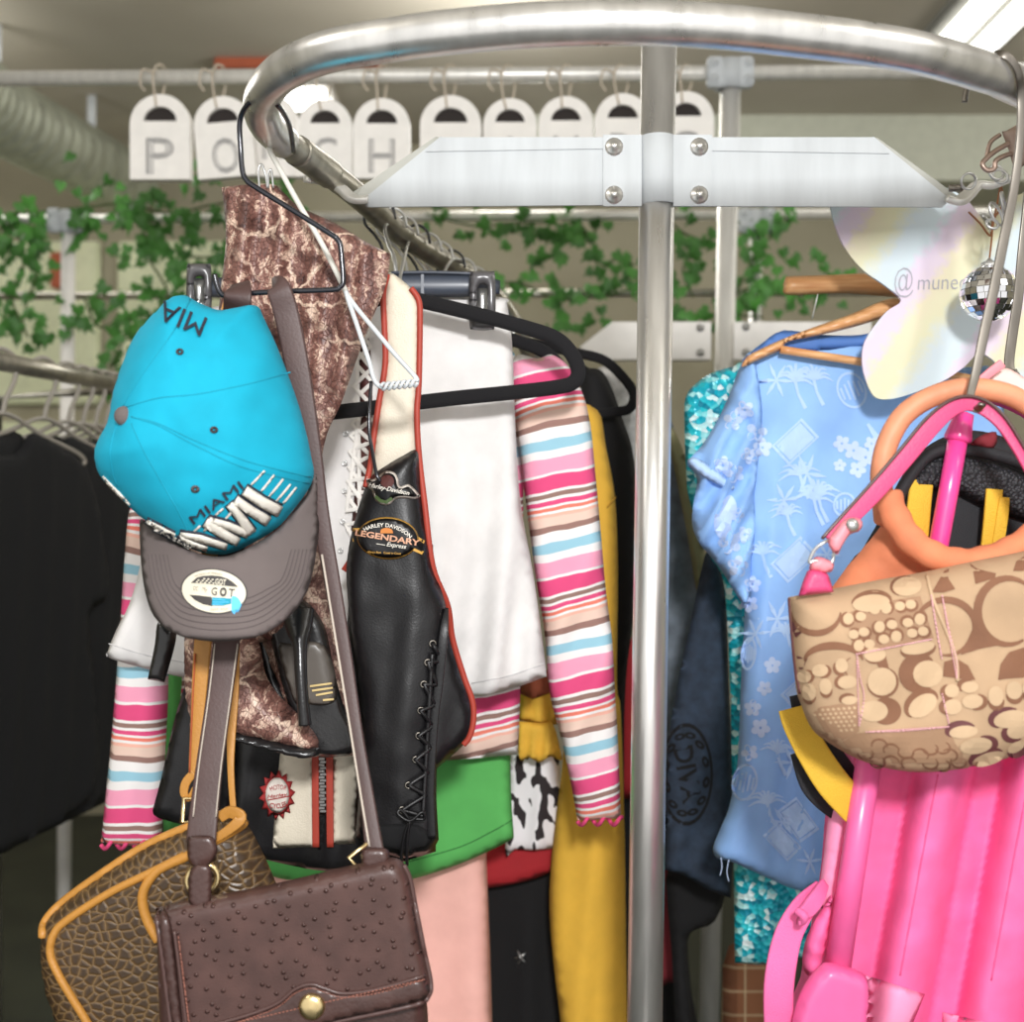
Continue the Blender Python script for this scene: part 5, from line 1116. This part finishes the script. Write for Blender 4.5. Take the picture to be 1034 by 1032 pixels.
for x, y, s in ((803, 385, 26), (822, 384, 24), (826, 500, 26), (808, 480, 22), (795, 520, 20), (822, 505, 24), (770, 560, 22), (785, 760, 22), (775, 812, 22), (795, 640, 20)): palm(x, y, s, random.uniform(-.3, .3))
for x, y, s in ((784, 384, 18), (792, 505, 18), (815, 478, 20), (835, 560, 14), (785, 625, 20), (763, 640, 16), (800, 770, 18), (790, 830, 16), (818, 870, 14)): star(x, y, s)
for x, y in ((803, 446), (802, 565), (812, 697)): diamond(x, y, 21, 13, -.75)
diamond(806, 828, 20, 12, .95); diamond(790, 850, 18, 10, .8)
oval(860, 394, 15, 19, -.4); oval(752, 790, 13, 19, .2); oval(756, 660, 8, 17, .1); oval(853, 510, 12, 13, 0)
for x, y, s in ((850, 448, 8), (862, 455, 9), (874, 462, 9), (880, 448, 7), (866, 474, 8), (848, 470, 6), (740, 425, 9), (752, 414, 9), (764, 436, 10), (770, 452, 9), (757, 460, 8), (737, 548, 11), (745, 572, 10), (752, 540, 8), (760, 590, 8), (760, 715, 8), (768, 735, 9), (757, 760, 8), (757, 610, 8), (744, 520, 7), (730, 470, 9), (742, 478, 9), (772, 695, 7), (780, 672, 8)): flower(x, y, s)
put(pw, sm([(722, 520), (730, 506), (738, 500), (744, 512), (738, 530), (744, 548), (732, 548), (722, 536)], 4))
put(pr, stroke([(876, 428), (884, 440), (896, 446)], [3, 6, 3])); put(pr, stroke([(880, 480), (890, 500)], [4, 2]))
attach(bdy, pr, M['blueprint']); attach(bdy, pw, M['bluewhite'])
build('hem_threads', tube([(728, 866, 1.48), (729, 876, 1.48), (727, 884, 1.48)], .0006, 4, seg=6).merge(tube([(736, 868, 1.48), (734, 880, 1.48), (736, 890, 1.48)], .0006, 4, seg=6)), M['bluewhite'], BD)

# butterfly sign
BS = thing('butterfly_sign', W(985, 220, 1.4), 'pastel marbled butterfly shaped card sign with a handwritten name', 'sign')
lw2 = [(838, 205), (841, 198), (852, 190), (880, 184), (920, 184), (950, 188), (972, 198), (985, 212), (996, 228), (1001, 236), (1004, 220), (1012, 206), (1030, 196), (1060, 190), (1100, 192), (1126, 200), (1130, 215), (1122, 250), (1100, 280), (1075, 303), (1100, 330), (1110, 365), (1100, 392), (1070, 400), (1035, 390), (1010, 372), (1002, 363), (988, 357), (973, 371), (950, 386), (919, 398), (898, 403), (884, 401), (876, 388), (871, 369), (872, 349), (881, 332), (896, 314), (910, 303), (892, 287), (873, 274), (857, 256), (846, 235)]
bsb = build('card', sheet(sm(lw2, 4), lambda x, y: 1.40 + .0001 * abs(x - 1000), step=9, board=.004), M['pastel'], BS)
build('handwriting', text_md('@', 912, 282, 24, onto(bsb, 1.4, .0006), 8, 19, -.012, .0004, .15).merge(text_md('munec', 951, 284, 16.5, onto(bsb, 1.4, .0006), 1, 49, -.01, .0004, .1)), M['lilac_ink'], BS)
build('hanging_cord', tube([(978, 214, 1.395), (990, 226, 1.395), (1000, 238, 1.39), (1003, 222, 1.395), (1012, 206, 1.395), (1010, 180, 1.36)], .0013, 6, seg=6), M['brown_cord'], BS)
# disco ball
DB = thing('mirror_ball', W(999, 262, 1.32), 'small silver mirror ball ornament hanging in front of the butterfly sign', 'ornament')
c0 = W(999, 296, 1.325); Rb = .031; dm = MD(); dm.merge(lathe(c0, (0, 0, 1), [(Rb * .96 * math.sin(PI * i / 14), -Rb * .96 * math.cos(PI * i / 14)) for i in range(15)], 26))
build('core', dm, M['oldchrome'], DB)
tl = MD()
for i in range(13):
    th = PI * (i + 1) / 14; n = max(4, int(25 * math.sin(th)))
    for j in range(n):
        ph = 2 * PI * (j + .5 * (i % 2)) / n; nn = Vector((math.sin(th) * math.cos(ph), math.sin(th) * math.sin(ph), math.cos(th)))
        e1 = Vector((-math.sin(ph), math.cos(ph), 0)); e2 = nn.cross(e1); s1 = PI * Rb * math.sin(th) / n * .92; s2 = PI * Rb / 28 * .92
        jn = (nn + e1 * random.uniform(-.09, .09) + e2 * random.uniform(-.09, .09)).normalized(); f1_ = e1 - jn * e1.dot(jn); f2_ = e2 - jn * e2.dot(jn); p = c0 + nn * Rb
        V = [p + f1_ * s1 * a + f2_ * s2 * b for a, b in ((-1, -1), (1, -1), (1, 1), (-1, 1))]; B_ = [v - nn * .0025 for v in V]
        tl.add(V + B_, [(0, 1, 2, 3), (0, 4, 5, 1), (1, 5, 6, 2), (2, 6, 7, 3), (3, 7, 4, 0)], None, 0, False)
build('mirror_tiles', tl, M['mirror'], DB)
build('cap', lathe(c0 + Vector((0, 0, Rb * .96)), (0, 0, 1), [(.009, 0), (.009, .004), (.004, .006), (.0015, .009), (0, .01)], 16), M['steel'], DB)
build('cord', tube([(999, 262, 1.325), (1001, 245, 1.33), (1003, 225, 1.335), (1008, 200, 1.345), (1010, 185, 1.35)], .0011, 5, seg=6), M['brown_cord'], DB)

# hooks and rings over the rail at the right
HK = thing('long_hook', W(1003, 62, 1.06), 'long flat grey metal hook over the rail holding the patchwork bag strap', 'hook')
build('shank', strap([(1004, 93, 1.09, 8), (1000, 66, 1.055, 8), (1003, 57, 1.04, 8), (1012, 55, 1.03, 8), (1022, 62, 1.03, 8), (1029, 76, 1.035, 8), (1031, 100, 1.045, 8), (1030, 140, 1.045, 8), (1024, 190, 1.045, 9), (1014, 240, 1.04, 10), (1004, 290, 1.035, 10), (994, 335, 1.03, 10), (985, 378, 1.025, 9), (980, 398, 1.02, 8), (981, 408, 1.015, 8), (986, 413, 1.01, 8), (992, 408, 1.0, 8)], .003), M['greymetal'], HK)
HK2 = tag(build('long_hook', strap([(1062, 108, 1.19, 8), (1058, 100, 1.17, 8), (1050, 104, 1.16, 8), (1044, 140, 1.17, 9), (1038, 200, 1.18, 9), (1033, 250, 1.185, 10), (1028, 300, 1.18, 10), (1022, 340, 1.175, 10), (1019, 366, 1.17, 10), (1022, 378, 1.165, 9), (1028, 376, 1.16, 8)], .003), M['greymetal']), 'second flat grey hook at the right edge beside the mirror ball', 'hook')
KC = thing('key_clip', W(1010, 145, 1.2), 'metal clip and rings clustered on the right arm tip', 'clip')
build('leather_tab', sheet(sm([(1012, 134), (1016, 132), (1036, 122), (1060, 120), (1060, 160), (1036, 166), (1028, 172), (1024, 170), (1018, 150)], 3), 1.2, .005, .005, 5, 5), mat('taupe_leather', (168, 146, 132), .4), KC)
build('swivel', tube([(1020, 144, 1.2), (1006, 152, 1.2), (996, 160, 1.2), (992, 166, 1.2), (997, 172, 1.2), (1004, 170, 1.2), (1006, 162, 1.2), (1018, 156, 1.2), (1024, 156, 1.2)], .0026, 5).merge(tube([(1010, 136, 1.205), (1000, 144, 1.205), (996, 160, 1.205)], .0022, 5)), mat('taupe_metal', (176, 152, 138), .3, .7), KC)
for (x, y), ax, R_, sx_ in (((1006, 174), (.2, -1, .2), .0085, 1), ((1010, 178), (-.6, -1, .1), .009, .7), ((978, 183), (.2, -1, -.4), .009, .9), ((1006, 216), (.6, -1, .1), .014, .55), ((1014, 208), (.9, -.6, .1), .016, .6), ((1002, 226), (.1, -1, .5), .0065, 1)):
    build('ring', ring(W(x, y, 1.3), ax, R_, .0016, 22, 6, sx_), M['steel'], KC)
build('bead', lathe(W(963 + 2, 190, 1.32), (1, 0, 0), [(0, -.008), (.004, -.007), (.004, .007), (0, .008)], 12), M['greymetal'], KC)
tag(build('hook_end', tube([(977, 88, 1.08), (975, 96, 1.08), (974, 103, 1.08)], .0028, 4, seg=8), M['greymetal']), 'short metal hook end poking out below the right of the rail', 'hook')

# pink rolling backpack
PB = thing('rolling_backpack', W(960, 760, 1.15), 'hot pink quilted rolling backpack at the lower right', 'backpack')
def pdep(x, y):
    u = x + .187 * (y - 782); d = 1.15
    for c, w, h in ((944, 32, .044), (1041, 40, .046), (1130, 36, .044)):
        d -= h * max(0, 1 - abs((u - c) / w) ** 2.8)
    return d - .006 * max(0, math.sin((y + x * .3) / 45)) * math.exp(-((u - 980) / 14) ** 2)
pb_ = build('body', sheet(sm([(858, 745), (935, 700), (1034, 640), (1090, 620), (1090, 620), (1090, 1110), (1090, 1110), (800, 1110), (812, 1000), (820, 960), (828, 920), (834, 880), (838, 830), (846, 790)], 3), pdep, .02, .05, 18, 4, (), .003, 40), M['pink'], PB)
build('side_panel', sheet(sm([(849, 757), (858, 757), (865, 770), (862, 800), (850, 856), (846, 880), (842, 905), (834, 915), (826, 915), (831, 870), (838, 815)], 4), 1.12, .012, .01, 8, 6), mat('pale_pink_nylon', (250, 150, 190), .6), PB)
build('handle_tube', sweep([W(880, 750, 1.085), W(862, 870, 1.085), W(846, 978, 1.085)], circ(.0115, 18)), M['pinkplastic'], PB)
build('tube_bracket', sheet(sm([(828, 975), (840, 972), (866, 980), (876, 990), (876, 1020), (872, 1060), (872, 1060), (796, 1060), (796, 1060), (801, 1025), (812, 995)], 3), 1.075, .014, .01, 9, 5), M['pinkplastic'], PB)
build('corner_patch', sheet([(872, 984), (934, 1004), (915, 1050), (905, 1070), (872, 1070)], onto(pb_, 1.1, .0015), .003, .001, 5, 7), M['pinkplastic'] if False else mat('pale_pink_nylon', (250, 150, 190), .6), PB)
build('corner_patch', sheet([(952, 1022), (985, 1030), (1020, 1038), (1010, 1080), (950, 1080)], onto(pb_, 1.1, .0015), .003, .001, 5, 7), mat('pale_pink_nylon', (250, 150, 190), .6), PB)
build('webbing_strap', strap([(828, 900, 1.12, 22), (812, 916, 1.1, 26), (797, 942, 1.09, 28), (789, 975, 1.085, 30), (786, 1010, 1.085, 30), (788, 1060, 1.09, 30)], .004), M['pinkweb'], PB)
build('webbing_loop', strap([(832, 892, 1.1, 10), (826, 905, 1.085, 16), (816, 918, 1.075, 16), (806, 924, 1.07, 10)], .005).merge(tube([(805, 920, 1.07), (812, 925, 1.065), (810, 930, 1.07), (806, 930, 1.07)], .004, 4)), M['pinkweb'], PB)
build('side_folds', sheet(sm([(832, 915), (840, 905), (836, 945), (828, 975), (816, 985), (810, 972), (815, 945)], 4), 1.1, .01, .006, 8, 5, (), .01, 16), M['pink'], PB)
build('seams', MD().merge(line_on(pb_, [(947, 782), (934, 850), (921, 920), (909, 985)], .0009, 1.12, -.0003)).merge(line_on(pb_, [(1040, 782), (1027, 850), (1014, 920), (1001, 990)], .0009, 1.12, -.0003)).merge(line_on(pb_, [(845, 860), (842, 910), (834, 950), (838, 975)], .0012, 1.12, .0)), mat('pink_thread', (236, 86, 142), .7), PB)

# telescopic handle sticking up through the ring
TH = thing('toy_rod', W(957, 430, 1.07), 'pink plastic rod with a flared cap standing inside the orange ring handle', 'rod')
build('rod', sweep([W(967, 445, 1.075), W(957, 500, 1.075), W(946, 560, 1.078), W(935, 620, 1.08)], circ(.0088, 18)), M['pinktube'], TH)
build('rod_cap', lathe(W(966.5, 446, 1.075), W(974, 415, 1.075) - W(966.5, 446, 1.075), [(.0085, 0), (.0118, .001), (.0124, .004), (.0098, .016), (.0088, .026), (.004, .0275), (0, .028)], 20), M['pinktube'], TH)

# black bag with yellow webbing
BB = thing('backpack', W(980, 440, 1.12), 'black mesh backpack with yellow webbing seen through the orange ring', 'backpack')
build('body', sheet(sm([(850, 585), (870, 556), (900, 505), (920, 470), (940, 448), (975, 435), (1010, 440), (1050, 460), (1090, 500), (1090, 700), (1090, 700), (900, 700), (850, 640)], 4), 1.125, .02, .04, 22, 7), M['black_nylon'], BB)
a = NT('black_mesh'); vv = a.vor(a.uv(), 28); a.l(a.ramp(vv, [(0., (70, 70, 78)), (.3, (26, 26, 30))]), a.b.inputs['Base Color']); a.set(Roughness=.6); a.bump(vv, .8, .002)
build('mesh_panel', sheet(sm([(915, 494), (928, 470), (950, 455), (990, 462), (1034, 480), (1060, 500), (1060, 530), (1000, 514), (960, 496)], 4), 1.098, .012, .006, 10, 6), a.m, BB)
build('top_piping', tube([(905, 505, 1.09), (922, 476, 1.088), (945, 456, 1.086), (985, 455, 1.086), (1034, 468, 1.088), (1070, 490, 1.09)], .006, 8), M['black_nylon'], BB)
for P in ([(931, 486, 1.09, 23), (928, 510, 1.088, 24), (924, 560, 1.09, 24)], [(1004, 494, 1.085, 17), (1002, 520, 1.085, 17), (998, 560, 1.088, 17)], [(1014, 502, 1.083, 10), (1012, 520, 1.083, 12), (1006, 560, 1.086, 12)]): build('yellow_webbing', strap(P, .004), M['yellow_web'], BB)
build('red_label', sheet(sm([(980, 448), (990, 440), (1006, 436), (1004, 452), (984, 450)], 3), 1.082, .003, .002, 4, 4), M['maroon'], BB)
build('strap_webbing', strap([(905, 520, 1.12, 10), (880, 555, 1.115, 13), (858, 590, 1.11, 13), (840, 625, 1.1, 13)], .006), M['black_nylon'], BB)
build('yellow_strap', strap([(800, 715, 1.10, 28), (806, 732, 1.095, 30), (822, 762, 1.09, 32), (842, 792, 1.085, 34), (868, 820, 1.09, 34)], .004), M['yellow_web'], BB)
build('black_strap', strap([(812, 700, 1.115, 30), (822, 738, 1.11, 34), (836, 768, 1.105, 36), (860, 800, 1.11, 36)], .005).merge(strap([(806, 760, 1.115, 16), (818, 790, 1.115, 22), (832, 806, 1.115, 24), (850, 822, 1.12, 20)], .006)), M['black_nylon'], BB)

# orange bag with a ring handle
OR = thing('ring_handle_bag', W(985, 400, 1.06), 'orange fabric bag with a big round handle behind the patchwork bag', 'bag')
ob_ = build('body', sheet(sm([(828, 610), (838, 596), (856, 572), (878, 546), (893, 526), (900, 514), (908, 532), (925, 552), (950, 566), (980, 572), (1010, 566), (1040, 552), (1080, 530), (1110, 560), (1120, 660), (1120, 660), (900, 680), (840, 660)], 4), 1.075, .02, .03, 26, 6, (), .01, 42), M['orange'], OR)
build('ring_handle', tube([(893, 525, 1.075), (891, 500, 1.06), (890, 476, 1.05), (896, 448, 1.048), (912, 420, 1.048), (938, 402, 1.048), (968, 393, 1.048), (1000, 394, 1.048), (1030, 404, 1.048), (1060, 428, 1.05), (1078, 470, 1.055), (1074, 510, 1.065)], .0095, 8, seg=16), M['orangehandle'], OR)
build('handle_roll', tube([(896, 500, 1.045), (904, 522, 1.038), (920, 546, 1.034), (945, 562, 1.034), (975, 568, 1.034), (1006, 562, 1.034), (1034, 548, 1.036), (1062, 524, 1.045), (1076, 500, 1.055)], .0125, 8, seg=16, scale=[1 + .05 * math.sin(i * .9) for i in range(65)]), M['orange'], OR)

# patchwork bag with monogram jacquard
PW = thing('patchwork_bag', W(930, 690, 1.0), 'tan patchwork monogram canvas handbag with a pink shoulder strap', 'bag')
pwb = build('body', sheet(sm([(796, 603), (796, 603), (843, 594), (890, 585), (935, 577), (985, 566), (1034, 556), (1100, 538), (1100, 538), (1110, 640), (1100, 715), (1075, 738), (1034, 758), (1010, 767), (976, 775), (938, 780), (901, 777), (867, 767), (837, 750), (820, 736), (809, 712), (803, 690), (798, 630)], 4), 1.02, .035, .03, 46, 6, (), .006, 60), M['canvas'], PW)
PCS = {'s': MD(), 'l': MD(), 'p': MD(), 'm': MD()}
def q4(x, y): return (784 + x / 4.128, 540 + y / 4.128)
fpw = onto(pwb, 1.0, .0006)
def lay(key, poly, k=0): PCS[key].merge(sheet([q4(*p) for p in poly], lambda x, y: fpw(x, y) - .0003 * k, step=6, board=.0003))
def cshape(cx, cy, rx, ry, rot, a0, a1, key='s', t0=6, t1=30, lite=True):
    """an open C: a thick-backed crescent round a pale oval"""
    out, inn = [], []
    for i in range(22):
        s = i / 21; t = a0 + (a1 - a0) * s; th = t0 + (t1 - t0) * math.sin(PI * s)
        c, sn = math.cos(rot), math.sin(rot)
        for L, e in ((out, th), (inn, 0)):
            a, b = (rx + e) * math.cos(t), (ry + e) * math.sin(t); L.append((cx + a * c - b * sn, cy + a * sn + b * c))
    lay(key, out + inn[::-1], 1)
    if lite: lay('l', ell(cx, cy, rx, ry, rot, 20), 2)
lay('m', [(350, 826), (520, 822), (720, 800), (745, 870), (800, 940), (800, 972), (560, 982), (400, 950), (250, 880), (330, 830)], 0)
lay('m', [(132, 762), (180, 718), (335, 695), (345, 820), (330, 830), (250, 872), (180, 830)], 0)
lay('m', [(290, 330), (400, 285), (600, 255), (625, 330), (655, 430), (500, 465), (330, 492), (310, 420)], 0)
# large monogram shapes
cshape(165, 315, 100, 82, 0, .1, PI * .98, 's', 6, 26, False)
cshape(240, 530, 118, 52, 0, PI, 2 * PI * .98, 's', 5, 32, False)
cshape(975, 320, 118, 128, 0, PI * .35, PI * 1.72, 's', 10, 36, False); cshape(700, 385, 118, 100, 0, PI * 1.1, PI * 2.2, 's', 8, 30, False)
cshape(700, 390, 110, 108, 0, PI * .1, PI * .55, 's', 4, 16, False)
lay('s', [(820, 390), (870, 380), (890, 430), (930, 460), (850, 475), (770, 500)], 1); lay('s', [(648, 240), (700, 150), (720, 140), (716, 180), (745, 225), (700, 240)], 1)
lay('s', [(806, 118), (835, 140), (870, 150), (915, 160), (912, 180), (830, 205), (822, 160)], 1); lay('s', [(988, 150), (1000, 110), (1032, 90), (1060, 120), (1032, 150)], 1)
lay('s', [(925, 605), (935, 540), (970, 490), (1032, 470), (1100, 470), (1100, 580), (1032, 595), (960, 600)], 1); lay('s', [(695, 590), (700, 530), (750, 515), (800, 545), (830, 605), (770, 600)], 1)
lay('s', [(1120, 200), (1180, 250), (1200, 340), (1180, 420), (1130, 460), (1160, 380), (1160, 300)], 1)
lay('p', [(62, 340), (80, 385), (110, 405), (80, 430), (68, 400)], 1); lay('p', [(84, 505), (130, 515), (110, 560), (96, 560)], 1)
# medium patch
cshape(440, 612, 60, 58, 0, PI * -.4, PI * .95, 's', 4, 12); cshape(632, 580, 62, 56, 0, PI * .45, PI * 1.6, 's', 6, 60); cshape(405, 735, 60, 44, 0, -1.3, 1.3, 's', 4, 56); cshape(610, 712, 66, 42, -.6, PI * .9, PI * 2.1, 's', 5, 26)
cshape(590, 470, 70, 28, -.15, 0, PI, 's', 3, 20); lay('s', [(420, 540), (455, 500), (470, 560), (440, 570)], 1); cshape(410, 500, 46, 30, 0, .4, 2.6, 's', 2, 8)
cshape(395, 285, 78, 36, -.1, PI * 1.05, PI * 2.1, 's', 4, 20); cshape(545, 215, 60, 40, -.1, PI * .7, PI * 1.6, 's', 3, 12)
cshape(330, 560, 40, 50, -.4, PI * .6, PI * 1.5, 's', 2, 6, False)
# small monogram patch (upper) and left patch
for i, (x, y) in enumerate([(300, 350), (352, 340), (410, 312), (458, 305), (515, 297), (560, 290), (430, 384), (482, 374), (548, 366), (598, 352), (322, 415), (365, 405), (344, 462), (388, 455), (448, 435), (500, 424), (566, 410), (612, 402)]):
    cshape(x, y, 22, 19 if i % 3 else 24, .1, .4 + i, 4.4 + i, 's', 6, 13)
for i, (x, y, rx, ry) in enumerate([(115, 592, 30, 26), (182, 566, 34, 26), (272, 545, 26, 30), (136, 656, 30, 36), (205, 632, 26, 34), (296, 614, 40, 28), (305, 690, 34, 18)]):
    cshape(x, y, rx, ry, -.1, (-1.2, -.8, 1.2, .6, .4, 2.0, 2.8)[i], (1.2, 1.6, 3.6, 2.6, 2.6, 4.6, 5.4)[i], 's', 3, 15)
for i, (x, y, rx, ry) in enumerate([(732, 650, 30, 28), (806, 635, 36, 24), (735, 718, 38, 32), (818, 695, 44, 30), (915, 672, 32, 42), (992, 648, 34, 38), (1060, 640, 34, 40), (1130, 625, 34, 40)]):
    cshape(x, y, rx, ry, -.1, (1.6, 2.6, 2.2, -1.0, .4, .3, .3, .3)[i], (4.2, 5, 4.4, 1.6, 2.8, 2.8, 2.8, 2.8)[i], 's', 4, 20)
# dark plum patch
for x, y, rx, ry, r, a0, a1 in ((780, 822, 60, 26, -.1, 2.6, 5.6), (975, 768, 70, 36, -.2, 2.4, 5.2), (832, 880, 68, 34, -.15, -1.2, 1.2), (1010, 815, 50, 34, -.3, 1.6, 4.2), (885, 935, 70, 26, -.3, 2.8, 5.8), (1000, 885, 40, 20, -.5, 0, 3), (1080, 780, 50, 30, -.3, 1, 4), (1090, 860, 50, 24, -.4, 0, 3)):
    cshape(x, y, rx, ry, r, a0, a1, 'p', 5, 26)
# faded bottom patch and fine weave patch
for x, y in ((370, 910), (430, 880), (480, 900), (540, 905), (600, 920), (640, 890), (690, 885), (480, 950), (555, 955), (640, 950), (720, 920), (420, 945), (690, 960), (760, 945)): cshape(x, y, 30, 22, .2, x, x + 3.6, 's', 4, 9, False)
for i in range(9):
    for j in range(6):
        x, y = 150 + i * 22 + (j % 2) * 10, 720 + j * 18 + abs(i - 9) * 1.5
        if x < 335 and y < 720 + (x - 130) * .55 + 20 and y > 745 - i * 8: lay('l', ell(x, y, 7, 5, .5, 8), 1)
for k, m in (('s', 'canvas_shade'), ('l', 'canvas_lt'), ('p', 'canvas_plum'), ('m', 'canvas_mid')): attach(pwb, PCS[k], M[m])
sq_ = MD()
for P in ([(330, 498), (450, 475), (560, 452), (650, 435)], [(645, 250), (665, 380), (690, 520)], [(690, 250), (720, 400), (750, 520), (752, 600)], [(335, 500), (350, 600), (365, 680), (345, 800)], [(370, 822), (520, 818), (680, 805), (720, 800)], [(690, 660), (720, 790)]): sq_.merge(stitches(pwb, [q4(*p) for p in P], 1.0, .0006, .0018, 2.6))
build('pink_stitching', sq_, M['canvas_rose'], PW)
build('centre_seam', line_on(pwb, [q4(628, 170), q4(650, 260), q4(690, 360), q4(735, 470), q4(752, 540), q4(754, 610)], .0016, 1.0, .0005), M['canvas_lt'], PW)
build('rim_piping', line_on(pwb, [(797, 604), (799, 630), (803, 672), (808, 700)], .0016, 1.02, 0), M['badge_brown'], PW)
build('strap_tab', sheet(sm([(806, 602), (806, 602), (812, 584), (818, 575), (834, 578), (839, 588), (842, 598), (842, 598)], 4), 1.0, .006, .004, 6, 4), M['pinkleather'], PW)
build('tab_loop', sheet(sm([(818, 576), (820, 566), (826, 562), (838, 566), (842, 570), (838, 578)], 4), 1.0, .004, .003, 4, 4), M['pinkpale'], PW)
build('ring', tube([(817, 568, .998), (822, 556, .996), (830, 549, .994), (838, 546, .996), (842, 556, 1.0), (840, 568, 1.0), (834, 570, .998), (824, 566, .998)], .0014, 4, True), M['steel'], PW)
build('shoulder_strap', strap([(838, 546, .998, 15), (858, 523, 1.0, 17), (885, 496, 1.003, 17), (915, 462, 1.006, 17), (940, 432, 1.008, 17), (958, 415, 1.01, 16), (975, 408, 1.012, 14), (992, 412, 1.012, 14), (1008, 425, 1.01, 12), (1022, 444, 1.008, 11), (1040, 474, 1.006, 12), (1062, 520, 1.004, 13), (1080, 550, 1.003, 14)], .004), M['pinkleather'], PW)
build('strap_edge', tube([(830, 544, .996), (852, 519, .997), (880, 488, 1.0), (909, 454, 1.002), (934, 424, 1.004), (956, 406, 1.006), (976, 400, 1.008), (996, 405, 1.008), (1014, 420, 1.006), (1030, 444, 1.004), (1050, 480, 1.003)], .0015, 6, seg=8), M['piping_brown'], PW)
build('strap_end', sheet(sm([(836, 548), (844, 534), (854, 524), (866, 523), (871, 528), (868, 536), (858, 540), (850, 552), (845, 560)], 4), .99, .004, .003, 5, 4), M['pinkpale'], PW)
build('rivet', lathe(W(861, 530, .985), (.1, -1, .1), [(0, .0035), (.004, .003), (.0055, .001), (.0055, -.001)], 14), M['steel'], PW)

# pieces at the right edge under the butterfly
tag(build('pink_pouch', sheet(sm([(990, 384), (1003, 374), (1018, 372), (1040, 384), (1070, 396), (1060, 404), (1020, 404), (1000, 398)], 4), 1.12, .01, .01, 8, 5), mat('pale_pink_cloth', (248, 204, 196), .7)), 'pale pink cloth pouch above the orange ring handle', 'pouch')
tag(build('pink_belt', strap([(985, 388, 1.1, 7), (1000, 376, 1.1, 9), (1012, 367, 1.1, 9)], .005), M['pinkpale']), 'short rolled pink leather belt below the mirror ball', 'belt')
tag(build('magenta_bag', sheet(sm([(962, 406), (985, 396), (1010, 392), (1040, 396), (1075, 402), (1090, 440), (1070, 450), (1030, 420), (990, 405)], 4), 1.16, .012, .012, 10, 6), mat('magenta_cloth', (250, 90, 160), .7)), 'bright magenta bag edge behind the orange ring handle', 'bag')
# ------------------------------------------------------------------ camera and light
cam = bpy.data.cameras.new('camera'); co = bpy.data.objects.new('camera', cam); COL.objects.link(co)
co.location = (0, 0, EYE); co.rotation_euler = (PI / 2, 0, 0); cam.sensor_width = 36; cam.lens = F / 1034 * 36
cam.clip_start = .02; cam.dof.use_dof = True; cam.dof.focus_distance = 1.22; cam.dof.aperture_fstop = 4.5
S.camera = co
def area(name, loc, tgt, size, power, col=(1, 1, 1)):
    L = bpy.data.lights.new(name, 'AREA'); L.size = size; L.energy = power; L.color = col
    o = bpy.data.objects.new(name, L); COL.objects.link(o); o.location = loc
    o.rotation_euler = (Vector(tgt) - Vector(loc)).to_track_quat('-Z', 'Y').to_euler(); return o
area('camera_flash', (.16, -.75, EYE + .62), (0, 1.4, EYE - .2), .2, 42)
def lamp(name, loc, power, size=.25, col=(1, .98, .94)):
    L = bpy.data.lights.new(name, 'POINT'); L.energy = power; L.shadow_soft_size = size; L.color = col
    o = bpy.data.objects.new(name, L); COL.objects.link(o); o.location = loc; return o
for x, y, p in ((-1.9, 3.1, 20), (0, 3.2, 20), (2.3, 3.1, 20), (-1.2, .6, 14), (1.4, .4, 14)): lamp('fill_light', (x, y, CZ - .3), p)  # unseen fill lights added to brighten the ceiling and background
w = bpy.data.worlds.new('daylight'); S.world = w; w.use_nodes = True
w.node_tree.nodes['Background'].inputs[0].default_value = (1, .99, .97, 1); w.node_tree.nodes['Background'].inputs[1].default_value = 1.0
S.view_settings.view_transform = 'Standard'; S.view_settings.look = 'None'; S.view_settings.gamma = 1
S.view_settings.use_curve_mapping = False; S.view_settings.exposure = 0
